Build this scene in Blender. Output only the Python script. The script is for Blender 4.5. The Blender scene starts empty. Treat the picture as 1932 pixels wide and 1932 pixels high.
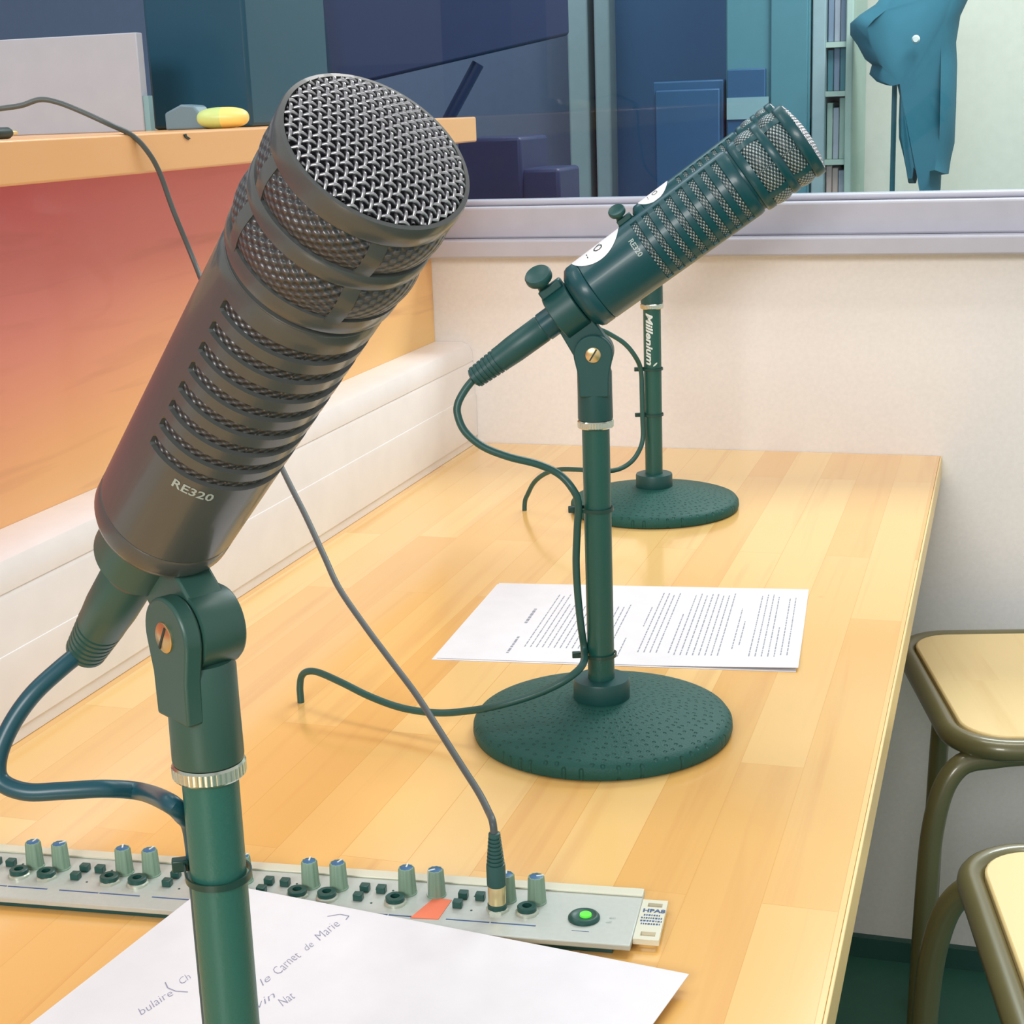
import bpy, math, random
from mathutils import Vector, Matrix
random.seed(7)
PI = math.pi
scene = bpy.context.scene
COL = scene.collection
Z0 = 0.705                      # height of the table top above the floor; geometry below is written with the table top at z = 0

# ------------------------------------------------------------------ camera (solved from the photograph)
F = Vector((-0.29536616, 0.92254794, -0.24832264))
R = Vector((0.95451341, 0.29604898, -0.03548444))
U = Vector((-0.04077956, 0.24750819, 0.96802723))
CAM = Vector((0, 0, 0.44016))
FPX = 2965.89

def at(px, py, x=None, y=None, z=None, d=None):
    r = F + R * ((px - 966) / FPX) - U * ((py - 966) / FPX)
    if d is not None: t = d
    elif x is not None: t = (x - CAM.x) / r.x
    elif y is not None: t = (y - CAM.y) / r.y
    else: t = (z - CAM.z) / r.z
    return CAM + r * t

# ------------------------------------------------------------------ materials
def lin(c):
    return tuple(((v / 255) / 12.92 if v / 255 <= .04045 else ((v / 255 + .055) / 1.055) ** 2.4) for v in c)

def mat(name, rgb, rough=.5, metal=0., spec=.5, coat=0., emis=None, estr=1., bump=None):
    m = bpy.data.materials.new(name); m.use_nodes = True
    nt = m.node_tree; b = nt.nodes['Principled BSDF']
    c = (*lin(rgb), 1)
    b.inputs['Base Color'].default_value = c
    b.inputs['Roughness'].default_value = rough
    b.inputs['Metallic'].default_value = metal
    b.inputs['Specular IOR Level'].default_value = spec
    b.inputs['Coat Weight'].default_value = coat
    if emis:
        b.inputs['Emission Color'].default_value = (*lin(emis), 1); b.inputs['Emission Strength'].default_value = estr
    tc = nt.nodes.new('ShaderNodeTexCoord')
    nz = nt.nodes.new('ShaderNodeTexNoise'); nz.inputs['Scale'].default_value = (bump or (40, 0))[0]; nz.inputs['Detail'].default_value = 4
    nt.links.new(tc.outputs['Object'], nz.inputs['Vector'])
    # slight procedural tone variation on every surface
    mx = nt.nodes.new('ShaderNodeMix'); mx.data_type = 'RGBA'; mx.blend_type = 'MULTIPLY'
    mx.inputs['Factor'].default_value = .12
    mx.inputs[6].default_value = c
    nt.links.new(nz.outputs['Fac'], mx.inputs[7])
    nt.links.new(mx.outputs[2], b.inputs['Base Color'])
    if bump and bump[1]:
        bp = nt.nodes.new('ShaderNodeBump'); bp.inputs['Strength'].default_value = bump[1]; bp.inputs['Distance'].default_value = .001
        nt.links.new(nz.outputs['Fac'], bp.inputs['Height']); nt.links.new(bp.outputs['Normal'], b.inputs['Normal'])
    return m

def N(nt, t, **kw):
    n = nt.nodes.new(t)
    for k, v in kw.items(): setattr(n, k, v)
    return n

def ramp(nt, stops):
    n = nt.nodes.new('ShaderNodeValToRGB'); e = n.color_ramp.elements
    while len(e) < len(stops): e.new(.5)
    for i, (p, c) in enumerate(stops): e[i].position = p; e[i].color = (*lin(c), 1)
    return n

def stave_wood(name, c1, c2, dark, width=.52, row=.043, rough=.22, coat=.6, gscale=1.):
    """glued staves running along local Y with grain"""
    m = bpy.data.materials.new(name); m.use_nodes = True; nt = m.node_tree; b = nt.nodes['Principled BSDF']; L = nt.links.new
    tc = N(nt, 'ShaderNodeTexCoord'); sp = N(nt, 'ShaderNodeSeparateXYZ'); cb = N(nt, 'ShaderNodeCombineXYZ')
    L(tc.outputs['Object'], sp.inputs[0]); L(sp.outputs['Y'], cb.inputs['X']); L(sp.outputs['X'], cb.inputs['Y'])
    br = N(nt, 'ShaderNodeTexBrick'); br.offset = .37; br.inputs['Scale'].default_value = 1
    br.inputs['Brick Width'].default_value = width; br.inputs['Row Height'].default_value = row
    br.inputs['Mortar Size'].default_value = .00025; br.inputs['Mortar Smooth'].default_value = .3; br.inputs['Bias'].default_value = -.15
    br.inputs['Color1'].default_value = (*lin(c1), 1); br.inputs['Color2'].default_value = (*lin(c2), 1)
    br.inputs['Mortar'].default_value = (*[v * .93 for v in lin(c2)], 1)
    L(cb.outputs[0], br.inputs['Vector'])
    # grain, shifted per stave by the stave tone so it does not run through
    mp = N(nt, 'ShaderNodeMapping'); mp.inputs['Scale'].default_value = (1.6 * gscale, 46 * gscale, 1)
    vm = N(nt, 'ShaderNodeVectorMath', operation='ADD'); L(cb.outputs[0], vm.inputs[0])
    vs = N(nt, 'ShaderNodeVectorMath', operation='SCALE'); vs.inputs['Scale'].default_value = 9; L(br.outputs['Color'], vs.inputs[0]); L(vs.outputs[0], vm.inputs[1])
    L(vm.outputs[0], mp.inputs[0])
    nz = N(nt, 'ShaderNodeTexNoise'); nz.inputs['Scale'].default_value = 1; nz.inputs['Detail'].default_value = 5; nz.inputs['Distortion'].default_value = .6
    L(mp.outputs[0], nz.inputs['Vector'])
    rp = N(nt, 'ShaderNodeMapRange'); rp.inputs['From Min'].default_value = .54; rp.inputs['From Max'].default_value = .82; L(nz.outputs['Fac'], rp.inputs['Value'])
    mu = N(nt, 'ShaderNodeMath', operation='MULTIPLY'); mu.inputs[1].default_value = .5; L(rp.outputs[0], mu.inputs[0])
    mx = N(nt, 'ShaderNodeMix', data_type='RGBA'); L(mu.outputs[0], mx.inputs['Factor']); L(br.outputs['Color'], mx.inputs[6]); mx.inputs[7].default_value = (*lin(dark), 1)
    # scattered small knots
    vo = N(nt, 'ShaderNodeTexVoronoi'); vo.inputs['Scale'].default_value = 5; L(cb.outputs[0], vo.inputs['Vector'])
    kn = N(nt, 'ShaderNodeMapRange'); kn.inputs['From Min'].default_value = .012; kn.inputs['From Max'].default_value = .022; kn.inputs['To Min'].default_value = .5; kn.inputs['To Max'].default_value = 0
    L(vo.outputs['Distance'], kn.inputs['Value'])
    m2 = N(nt, 'ShaderNodeMix', data_type='RGBA'); L(kn.outputs[0], m2.inputs['Factor']); L(mx.outputs[2], m2.inputs[6]); m2.inputs[7].default_value = (*lin((190, 135, 70)), 1)
    L(m2.outputs[2], b.inputs['Base Color'])
    b.inputs['Roughness'].default_value = rough; b.inputs['Coat Weight'].default_value = coat; b.inputs['Coat Roughness'].default_value = .12
    return m

def panel_wood(name, stops, grain, coat=.2):
    """veneer: grain along local Y, painted tone ramp with height (Z), shifted along Y"""
    m = bpy.data.materials.new(name); m.use_nodes = True; nt = m.node_tree; b = nt.nodes['Principled BSDF']; L = nt.links.new
    tc = N(nt, 'ShaderNodeTexCoord'); sp = N(nt, 'ShaderNodeSeparateXYZ'); L(tc.outputs['Object'], sp.inputs[0])
    nz0 = N(nt, 'ShaderNodeTexNoise'); nz0.inputs['Scale'].default_value = 3; L(tc.outputs['Object'], nz0.inputs['Vector'])
    a = N(nt, 'ShaderNodeMath', operation='MULTIPLY_ADD'); a.inputs[1].default_value = .08; L(nz0.outputs['Fac'], a.inputs[0]); L(sp.outputs['Z'], a.inputs[2])
    y2 = N(nt, 'ShaderNodeMath', operation='MULTIPLY_ADD'); y2.inputs[1].default_value = -.16; L(sp.outputs['Y'], y2.inputs[0]); L(a.outputs[0], y2.inputs[2])
    mr = N(nt, 'ShaderNodeMapRange'); mr.inputs['From Min'].default_value = .70; mr.inputs['From Max'].default_value = 1.16; L(y2.outputs[0], mr.inputs['Value'])
    rp = ramp(nt, stops); L(mr.outputs[0], rp.inputs[0])
    mp = N(nt, 'ShaderNodeMapping'); mp.inputs['Scale'].default_value = (1, 2.2, 30); L(tc.outputs['Object'], mp.inputs[0])
    nz = N(nt, 'ShaderNodeTexNoise'); nz.inputs['Scale'].default_value = 1; nz.inputs['Detail'].default_value = 6; nz.inputs['Distortion'].default_value = 1.2; L(mp.outputs[0], nz.inputs['Vector'])
    m1 = N(nt, 'ShaderNodeMapRange'); m1.inputs['From Min'].default_value = .56; m1.inputs['From Max'].default_value = .8; m1.inputs['To Max'].default_value = .45; L(nz.outputs['Fac'], m1.inputs['Value'])
    mx = N(nt, 'ShaderNodeMix', data_type='RGBA'); L(m1.outputs[0], mx.inputs['Factor']); L(rp.outputs[0], mx.inputs[6]); mx.inputs[7].default_value = (*lin(grain), 1)
    L(mx.outputs[2], b.inputs['Base Color']); b.inputs['Roughness'].default_value = .4; b.inputs['Coat Weight'].default_value = coat
    return m

def weave(name, bright, dark, pu, pv, rough=.35):
    """fine woven wire on a surface of revolution about local X"""
    m = bpy.data.materials.new(name); m.use_nodes = True; nt = m.node_tree; b = nt.nodes['Principled BSDF']; L = nt.links.new
    tc = N(nt, 'ShaderNodeTexCoord'); sp = N(nt, 'ShaderNodeSeparateXYZ'); L(tc.outputs['Object'], sp.inputs[0])
    an = N(nt, 'ShaderNodeMath', operation='ARCTAN2'); L(sp.outputs['Z'], an.inputs[0]); L(sp.outputs['Y'], an.inputs[1])
    u = N(nt, 'ShaderNodeMath', operation='MULTIPLY'); u.inputs[1].default_value = PI / pu; L(sp.outputs['X'], u.inputs[0])
    v = N(nt, 'ShaderNodeMath', operation='MULTIPLY'); v.inputs[1].default_value = .025 * PI / pv; L(an.outputs[0], v.inputs[0])
    s1 = N(nt, 'ShaderNodeMath', operation='SINE'); L(u.outputs[0], s1.inputs[0])
    s2 = N(nt, 'ShaderNodeMath', operation='SINE'); L(v.outputs[0], s2.inputs[0])
    pr = N(nt, 'ShaderNodeMath', operation='MULTIPLY'); L(s1.outputs[0], pr.inputs[0]); L(s2.outputs[0], pr.inputs[1])
    mr = N(nt, 'ShaderNodeMapRange'); mr.inputs['From Min'].default_value = -.05; mr.inputs['From Max'].default_value = .35; L(pr.outputs[0], mr.inputs['Value'])
    mx = N(nt, 'ShaderNodeMix', data_type='RGBA'); L(mr.outputs[0], mx.inputs['Factor']); mx.inputs[6].default_value = (*lin(dark), 1); mx.inputs[7].default_value = (*lin(bright), 1)
    L(mx.outputs[2], b.inputs['Base Color']); b.inputs['Roughness'].default_value = rough
    me = N(nt, 'ShaderNodeMath', operation='MULTIPLY'); me.inputs[1].default_value = .6; L(mr.outputs[0], me.inputs[0]); L(me.outputs[0], b.inputs['Metallic'])
    bp = N(nt, 'ShaderNodeBump'); bp.inputs['Strength'].default_value = .8; bp.inputs['Distance'].default_value = .0006
    L(pr.outputs[0], bp.inputs['Height']); L(bp.outputs['Normal'], b.inputs['Normal']); b.inputs['Coat Weight'].default_value = .25; b.inputs['Coat Roughness'].default_value = .3
    return m

def cast(name, rgb, dots=True):
    """hammered cast iron with rings of small dimples about local Z"""
    m = mat(name, rgb, .55, 0, .3, bump=(700, .4)); nt = m.node_tree; b = nt.nodes['Principled BSDF']; L = nt.links.new
    if dots:
        tc = N(nt, 'ShaderNodeTexCoord'); sp = N(nt, 'ShaderNodeSeparateXYZ'); L(tc.outputs['Object'], sp.inputs[0])
        an = N(nt, 'ShaderNodeMath', operation='ARCTAN2'); L(sp.outputs['Y'], an.inputs[0]); L(sp.outputs['X'], an.inputs[1])
        ln = N(nt, 'ShaderNodeVectorMath', operation='LENGTH'); cb0 = N(nt, 'ShaderNodeCombineXYZ'); L(sp.outputs['X'], cb0.inputs[0]); L(sp.outputs['Y'], cb0.inputs[1]); L(cb0.outputs[0], ln.inputs[0])
        ua = N(nt, 'ShaderNodeMath', operation='MULTIPLY'); ua.inputs[1].default_value = 66 / (2 * PI); L(an.outputs[0], ua.inputs[0])
        ur = N(nt, 'ShaderNodeMath', operation='MULTIPLY'); ur.inputs[1].default_value = 165; L(ln.outputs['Value'], ur.inputs[0])
        cb = N(nt, 'ShaderNodeCombineXYZ'); L(ua.outputs[0], cb.inputs[0]); L(ur.outputs[0], cb.inputs[1])
        vo = N(nt, 'ShaderNodeTexVoronoi', voronoi_dimensions='2D'); vo.inputs['Scale'].default_value = 1; vo.inputs['Randomness'].default_value = .55; L(cb.outputs[0], vo.inputs['Vector'])
        d = N(nt, 'ShaderNodeMapRange'); d.inputs['From Min'].default_value = .08; d.inputs['From Max'].default_value = .20; L(vo.outputs['Distance'], d.inputs['Value'])
        bp = N(nt, 'ShaderNodeBump'); bp.inputs['Strength'].default_value = 1; bp.inputs['Distance'].default_value = .0010
        old = b.inputs['Normal'].links[0].from_socket
        L(d.outputs[0], bp.inputs['Height']); L(old, bp.inputs['Normal']); L(bp.outputs['Normal'], b.inputs['Normal'])
    return m

def glass_mat(name, tint):
    m = bpy.data.materials.new(name); m.use_nodes = True; nt = m.node_tree
    for n in list(nt.nodes): nt.nodes.remove(n)
    o = N(nt, 'ShaderNodeOutputMaterial'); t = N(nt, 'ShaderNodeBsdfTransparent'); g = N(nt, 'ShaderNodeBsdfGlossy'); x = N(nt, 'ShaderNodeMixShader'); f = N(nt, 'ShaderNodeFresnel')
    t.inputs['Color'].default_value = (*lin(tint), 1); g.inputs['Roughness'].default_value = .02; f.inputs['IOR'].default_value = 1.45
    L = nt.links.new; ge = N(nt, 'ShaderNodeNewGeometry'); sb = N(nt, 'ShaderNodeMath', operation='SUBTRACT'); sb.inputs[0].default_value = 1; mu = N(nt, 'ShaderNodeMath', operation='MULTIPLY')
    L(ge.outputs['Backfacing'], sb.inputs[1]); L(sb.outputs[0], mu.inputs[0]); L(f.outputs[0], mu.inputs[1]); L(mu.outputs[0], x.inputs[0]); L(t.outputs[0], x.inputs[1]); L(g.outputs[0], x.inputs[2]); L(x.outputs[0], o.inputs[0])
    return m

M = {}
M['table'] = stave_wood('table_staves', (241, 201, 128), (229, 174, 92), (206, 140, 74))
M['table_edge'] = mat('table_edge', (243, 214, 148), .35)
M['panel'] = panel_wood('panel_veneer', [(0, (246, 202, 124)), (.40, (245, 184, 122)), (.70, (228, 138, 124)), (1, (212, 104, 122))], (176, 104, 78))  # redder, darker top: colour cast and shade under the shelf painted into the veneer
M['shelf'] = panel_wood('shelf_wood', [(0, (240, 190, 130)), (1, (236, 178, 118))], (214, 150, 96))
M['white_plastic'] = mat('white_plastic', (243, 240, 238), .35, bump=(30, .02))
M['wall'] = mat('painted_wall', (240, 238, 236), .75, bump=(220, .05))
M['frame'] = mat('grey_window_frame', (182, 183, 194), .45)
M['glass'] = glass_mat('window_glass', (238, 244, 248))
M['floor'] = mat('dark_floor', (60, 118, 104), .5, bump=(60, .1))
M['baseboard'] = mat('dark_baseboard', (44, 88, 80), .5)
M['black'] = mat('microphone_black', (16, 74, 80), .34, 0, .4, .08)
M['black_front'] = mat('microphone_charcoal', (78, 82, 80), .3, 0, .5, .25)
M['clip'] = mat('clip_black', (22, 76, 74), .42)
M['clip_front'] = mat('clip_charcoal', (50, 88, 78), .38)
M['cast'] = cast('cast_base', (26, 82, 74))
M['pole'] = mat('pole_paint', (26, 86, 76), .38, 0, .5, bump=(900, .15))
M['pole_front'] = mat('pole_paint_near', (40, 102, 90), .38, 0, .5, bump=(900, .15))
M['chrome'] = mat('chrome', (215, 222, 205), .22, .95)
M['brass'] = mat('brass_screw', (226, 200, 146), .28, .9)
M['wire'] = mat('grille_wire', (184, 184, 187), .3, .9)
M['dark'] = mat('dark_foam', (44, 44, 52), .9)
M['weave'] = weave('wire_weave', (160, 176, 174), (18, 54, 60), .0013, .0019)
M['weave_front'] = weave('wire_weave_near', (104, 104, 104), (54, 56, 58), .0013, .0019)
M['paint'] = mat('white_lettering', (222, 232, 226), .5)
M['badge'] = mat('grey_lettering', (170, 185, 180), .4)
M['sticker'] = mat('white_sticker', (244, 244, 246), .4)
M['ink'] = mat('black_ink', (30, 50, 48), .5)
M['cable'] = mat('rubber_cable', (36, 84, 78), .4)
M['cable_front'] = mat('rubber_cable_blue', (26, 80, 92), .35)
M['cable_thin'] = mat('thin_cable', (78, 88, 88), .45)
M['tie'] = mat('tie_black', (26, 66, 58), .35)
M['paper'] = mat('paper', (230, 230, 233), .8)
M['print'] = mat('printer_ink', (150, 156, 166), .8)
M['pencil'] = mat('pen_ink', (150, 152, 176), .8)
M['alu'] = mat('brushed_panel', (196, 203, 195), .42, .25, bump=(300, .04))
M['alu_edge'] = mat('panel_edge', (222, 222, 200), .4, .2)
M['knob'] = mat('knob_grey', (128, 158, 136), .5)
M['knob_cap'] = mat('knob_blue', (52, 104, 148), .4)
M['jack'] = mat('jack_black', (28, 78, 70), .4)
M['nut'] = mat('jack_nut', (205, 212, 196), .3, .6)
M['blue'] = mat('blue_line', (62, 92, 138), .6)
M['orange'] = mat('orange_tape', (240, 128, 92), .6)
M['led'] = mat('green_led', (90, 220, 60), .3, emis=(96, 226, 70), estr=.6)
M['gold'] = mat('gold_plug', (232, 214, 160), .3, .6)
M['seat'] = stave_wood('stool_ply', (248, 222, 160), (246, 218, 154), (226, 188, 120), width=3, row=2, rough=.4, coat=.2)
M['tube'] = mat('stool_tube', (112, 108, 72), .32, .1, .6, .4)
M['navy'] = mat('dark_navy', (32, 48, 88), .5)
M['tower'] = mat('dark_teal_case', (18, 72, 96), .35)
M['tower2'] = mat('dark_stand', (4, 42, 66), .3)
M['slot'] = mat('stand_back', (44, 90, 98), .5)
M['grey_room'] = mat('control_room_grey', (98, 112, 138), .8)
M['white_room'] = mat('control_room_white', (222, 222, 206), .8)
M['door'] = mat('door_blue', (54, 104, 148), .5)
M['door2'] = mat('cabinet_blue', (28, 82, 122), .5)
M['teal_grey'] = mat('teal_grey', (76, 132, 144), .6)
M['jamb'] = mat('door_jamb', (152, 176, 180), .6)
M['coat'] = mat('coat_cloth', (46, 112, 130), .85)
M['notice'] = mat('notice_paper', (132, 170, 178), .8)
M['pink'] = mat('pink_binder', (208, 184, 176), .7)
M['lilac'] = mat('lilac_binder', (128, 146, 168), .7)
M['palegreen'] = mat('pale_board', (178, 200, 186), .7)
M['lightgrey'] = mat('light_grey_card', (176, 182, 194), .7)
M['eraser1'] = mat('green_plastic', (206, 224, 140), .4)
M['eraser2'] = mat('yellow_plastic', (250, 226, 130), .4)
M['greyp'] = mat('grey_plastic', (110, 136, 150), .4)

# ------------------------------------------------------------------ mesh helpers
class MB:
    def __init__(s): s.v = []; s.f = []
    def add(s, vs, fs, T=None):
        n = len(s.v)
        s.v += [tuple(T @ Vector(v)) if T else tuple(v) for v in vs]
        s.f += [tuple(i + n for i in f) for f in fs]
        return s
    def lathe(s, prof, n=48, T=None, axis='z', caps=True):
        """prof: list of (r, h)"""
        vs = []; fs = []
        for r, h in prof:
            for k in range(n):
                a = 2 * PI * k / n
                vs.append((r * math.cos(a), r * math.sin(a), h) if axis == 'z' else (h, r * math.cos(a), r * math.sin(a)))
        for i in range(len(prof) - 1):
            for k in range(n):
                k2 = (k + 1) % n
                fs.append((i * n + k, i * n + k2, (i + 1) * n + k2, (i + 1) * n + k))
        if caps:
            fs.append(tuple(range(n))[::-1]); fs.append(tuple((len(prof) - 1) * n + k for k in range(n)))
        return s.add(vs, fs, T)
    def tube(s, pts, r, n=12, T=None, closed=False, caps=True):
        pts = [Vector(p) for p in pts]; m = len(pts); vs = []; fs = []
        rr = r if isinstance(r, (list, tuple)) else [r] * m
        tan = []
        for i in range(m):
            a = pts[(i - 1) % m] if (closed or i) else pts[0]; b = pts[(i + 1) % m] if (closed or i < m - 1) else pts[-1]
            tan.append((b - a).normalized())
        up = Vector((0, 0, 1)) if abs(tan[0].z) < .9 else Vector((1, 0, 0))
        nrm = (up - tan[0] * up.dot(tan[0])).normalized()
        for i in range(m):
            nrm = (nrm - tan[i] * nrm.dot(tan[i])).normalized(); bi = tan[i].cross(nrm)
            for k in range(n):
                a = 2 * PI * k / n; vs.append(pts[i] + (nrm * math.cos(a) + bi * math.sin(a)) * rr[i])
        for i in range(m if closed else m - 1):
            j = (i + 1) % m
            for k in range(n):
                k2 = (k + 1) % n; fs.append((i * n + k, i * n + k2, j * n + k2, j * n + k))
        if caps and not closed:
            fs.append(tuple(range(n))[::-1]); fs.append(tuple((m - 1) * n + k for k in range(n)))
        return s.add(vs, fs, T)
    def box(s, x0, x1, y0, y1, z0, z1, T=None):
        vs = [(x, y, z) for z in (z0, z1) for y in (y0, y1) for x in (x0, x1)]
        return s.add(vs, [(0, 2, 3, 1), (4, 5, 7, 6), (0, 1, 5, 4), (2, 6, 7, 3), (0, 4, 6, 2), (1, 3, 7, 5)], T)
    def prism(s, poly, h0, h1, T=None, plane='xy'):
        n = len(poly)
        def P(p, h): return (p[0], p[1], h) if plane == 'xy' else ((p[0], h, p[1]) if plane == 'xz' else (h, p[0], p[1]))
        vs = [P(p, h0) for p in poly] + [P(p, h1) for p in poly]
        fs = [tuple(range(n))[::-1], tuple(range(n, 2 * n))] + [(i, (i + 1) % n, n + (i + 1) % n, n + i) for i in range(n)]
        return s.add(vs, fs, T)
    def build(s, name, m, parent=None, bevel=0, ang=38, loc=None):
        me = bpy.data.meshes.new(name); me.from_pydata(s.v, [], s.f)
        me.validate(); me.update()
        import bmesh
        bm = bmesh.new(); bm.from_mesh(me); bmesh.ops.recalc_face_normals(bm, faces=bm.faces); bm.to_mesh(me); bm.free()
        for p in me.polygons: p.use_smooth = True
        me.set_sharp_from_angle(angle=math.radians(ang))
        me.materials.append(m)
        o = bpy.data.objects.new(name, me); COL.objects.link(o)
        if parent: o.parent = parent
        if loc is not None: o.location = loc
        if bevel:
            b = o.modifiers.new('bevel', 'BEVEL'); b.width = bevel; b.segments = 2; b.limit_method = 'ANGLE'; b.angle_limit = math.radians(40)
        return o

def smooth_path(pts, sub=8):
    pts = [Vector(p) for p in pts]; out = []
    for i in range(len(pts) - 1):
        p0 = pts[max(i - 1, 0)]; p1 = pts[i]; p2 = pts[i + 1]; p3 = pts[min(i + 2, len(pts) - 1)]
        for k in range(sub):
            t = k / sub
            out.append(.5 * ((2 * p1) + (-p0 + p2) * t + (2 * p0 - 5 * p1 + 4 * p2 - p3) * t * t + (-p0 + 3 * p1 - 3 * p2 + p3) * t ** 3))
    out.append(pts[-1]); return out

def rrect(w, h, r, n=8):
    out = []
    for cx, cy, a0 in ((w / 2 - r, h / 2 - r, 0), (-w / 2 + r, h / 2 - r, 90), (-w / 2 + r, -h / 2 + r, 180), (w / 2 - r, -h / 2 + r, 270)):
        for k in range(n + 1):
            a = math.radians(a0 + 90 * k / n); out.append((cx + r * math.cos(a), cy + r * math.sin(a)))
    return out

def text_mesh(body, size, shear=0., bold=0., cut=None):
    cu = bpy.data.curves.new('t', 'FONT'); cu.body = body; cu.size = size; cu.shear = shear; cu.offset = bold
    cu.align_x = 'CENTER'; cu.align_y = 'CENTER'; cu.resolution_u = 2
    o = bpy.data.objects.new('t', cu); COL.objects.link(o)
    dg = bpy.context.evaluated_depsgraph_get(); me = o.evaluated_get(dg).to_mesh()
    vs = [tuple(v.co) for v in me.vertices]; fs = [tuple(p.vertices) for p in me.polygons]
    o.evaluated_get(dg).to_mesh_clear(); bpy.data.objects.remove(o); bpy.data.curves.remove(cu)
    if cut is not None:                        # slice the faces so lettering can wrap round a cylinder
        import bmesh
        me = bpy.data.meshes.new('t'); me.from_pydata(vs, [], fs); bm = bmesh.new(); bm.from_mesh(me); bpy.data.meshes.remove(me)
        lo = min(v[cut] for v in vs); hi = max(v[cut] for v in vs); no_ = [0, 0, 0]; no_[cut] = 1
        k = lo + size * .06
        while k < hi:
            co_ = [0, 0, 0]; co_[cut] = k
            bmesh.ops.bisect_plane(bm, geom=bm.verts[:] + bm.edges[:] + bm.faces[:], plane_co=co_, plane_no=no_); k += size * .06
        bm.verts.index_update(); vs = [tuple(v.co) for v in bm.verts]; fs = [tuple(v.index for v in f.verts) for f in bm.faces]; bm.free()
    return vs, fs

def tag(o, label=None, cat=None, group=None, kind=None):
    if label: o['label'] = label
    if cat: o['category'] = cat
    if group: o['group'] = group
    if kind: o['kind'] = kind
    return o

def thing(name, label, cat, loc=(0, 0, 0), group=None, mw=None):
    o = bpy.data.objects.new(name, None); COL.objects.link(o); o.empty_display_size = .05
    if mw is not None: o.matrix_world = mw
    else: o.location = loc
    return tag(o, label, cat, group)

def struct(name, mb, m, bevel=0, label=None, cat=None):
    o = mb.build(name, m, bevel=bevel); o['kind'] = 'structure'
    tag(o, label, cat); return o

def copy_thing(o, parent=None):
    c = o.copy(); COL.objects.link(c)
    if parent: c.parent = parent
    for ch in list(o.children): copy_thing(ch, c)
    return c

# ================================================================== the setting
YB = 1.9939
# back wall under the window
struct('wall_back', MB().box(-2.6, 1.6, YB, YB + .16, -Z0, .2522), M['wall'], label='cream painted wall under the grey window frame', cat='wall')
struct('baseboard_back', MB().box(-2.6, 1.6, YB - .012, YB, -Z0, -.675), M['baseboard'], label='dark baseboard strip along the foot of the cream wall', cat='baseboard')
struct('floor', MB().box(-2.6, 1.6, -3.4, 5.2, -Z0 - .05, -Z0), M['floor'], label='dark green grey floor under the stools', cat='floor')
struct('wall_right', MB().box(1.6, 1.7, -3.4, YB + .16, -Z0, 2.0), M['wall'], label='cream wall on the right beyond the stools', cat='wall')
# window between studio and control room
win = bpy.data.objects.new('window_1', None); COL.objects.link(win); win['kind'] = 'structure'; win.location = (-.4, YB, .2522)
tag(win, 'wide interior window with a grey frame above the cream wall', 'window')
def wl(mb): return mb
fr = MB()
T = Matrix.Translation((.4, -YB, -.2522))
fr.box(-2.6, 1.6, YB - .004, YB + .16, .2755, .3159, T)
fr.box(-2.6, 1.6, YB + .02, YB + .06, .3159, .3235, T)
fr.box(-2.6, 1.6, YB - .004, YB + .16, 1.32, 1.40, T)
fr.box(-2.6, -2.54, YB - .004, YB + .16, .3159, 1.32, T); fr.box(1.54, 1.6, YB - .004, YB + .16, .3159, 1.32, T)
fr.build('window_frame', M['frame'], win, bevel=.003)
MB().box(-2.6, 1.6, YB - .03, YB + .16, .2522, .2755, T).build('window_sill', M['frame'], win, bevel=.003)
MB().box(-2.54, 1.54, YB + .036, YB + .042, .3159, 1.32, T).build('pane', M['glass'], win)
struct('wall_back_upper', MB().box(-2.6, 1.6, YB, YB + .16, 1.40, 2.0), M['wall'], label='cream wall above the window', cat='wall')

# control room behind the glass
YF = 4.3
def onfar(p, y=YF): return at(p[0], p[1], y=y)
def farbox(name, px0, px1, z0, z1, y0, y1, m, parent=None, bevel=0, py=200):
    xa = onfar((px0, py), y0).x; xb = onfar((px1, py), y0).x
    return MB().box(xa, xb, y0, y1, z0, z1).build(name, m, parent, bevel)
ZT = 1.9
struct('wall_far', MB().box(-6.0, onfar((1530, 200)).x, YF, YF + .1, -Z0, ZT), M['grey_room'], label='blue grey far wall of the control room', cat='wall')
struct('wall_far_right', MB().box(onfar((1530, 200)).x, 2.6, YF, YF + .1, -Z0, ZT), M['white_room'], label='pale far wall behind the hanging coat', cat='wall')
struct('wall_side', MB().box(-6.1, -6.0, YB + .2, YF + .1, -Z0, ZT), M['grey_room'], label='blue grey side wall of the control room', cat='wall')

dr = bpy.data.objects.new('door_1', None); COL.objects.link(dr); dr['kind'] = 'structure'
tag(dr, 'dark blue control room door in a pale grey frame', 'door'); dr.location = (onfar((1260, 200)).x, YF, -Z0)
Td = Matrix.Translation(-dr.location)
def fb(px0, px1, z0, z1, y0, y1): return MB().box(onfar((px0, 200), y0).x, onfar((px1, 200), y0).x, y0, y1, z0, z1, Td)
fb(1152, 1372, -Z0, ZT, YF - .05, YF).build('door_leaf', M['door'], dr)
fb(1073, 1111, -Z0, ZT, YF - .10, YF).build('door_jamb', M['jamb'], dr, bevel=.006)
fb(1123, 1152, -Z0, ZT, YF - .12, YF).build('door_jamb', M['jamb'], dr, bevel=.006)
fb(1111, 1123, -Z0, ZT, YF - .04, YF).build('door_gap', M['navy'], dr)

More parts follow.
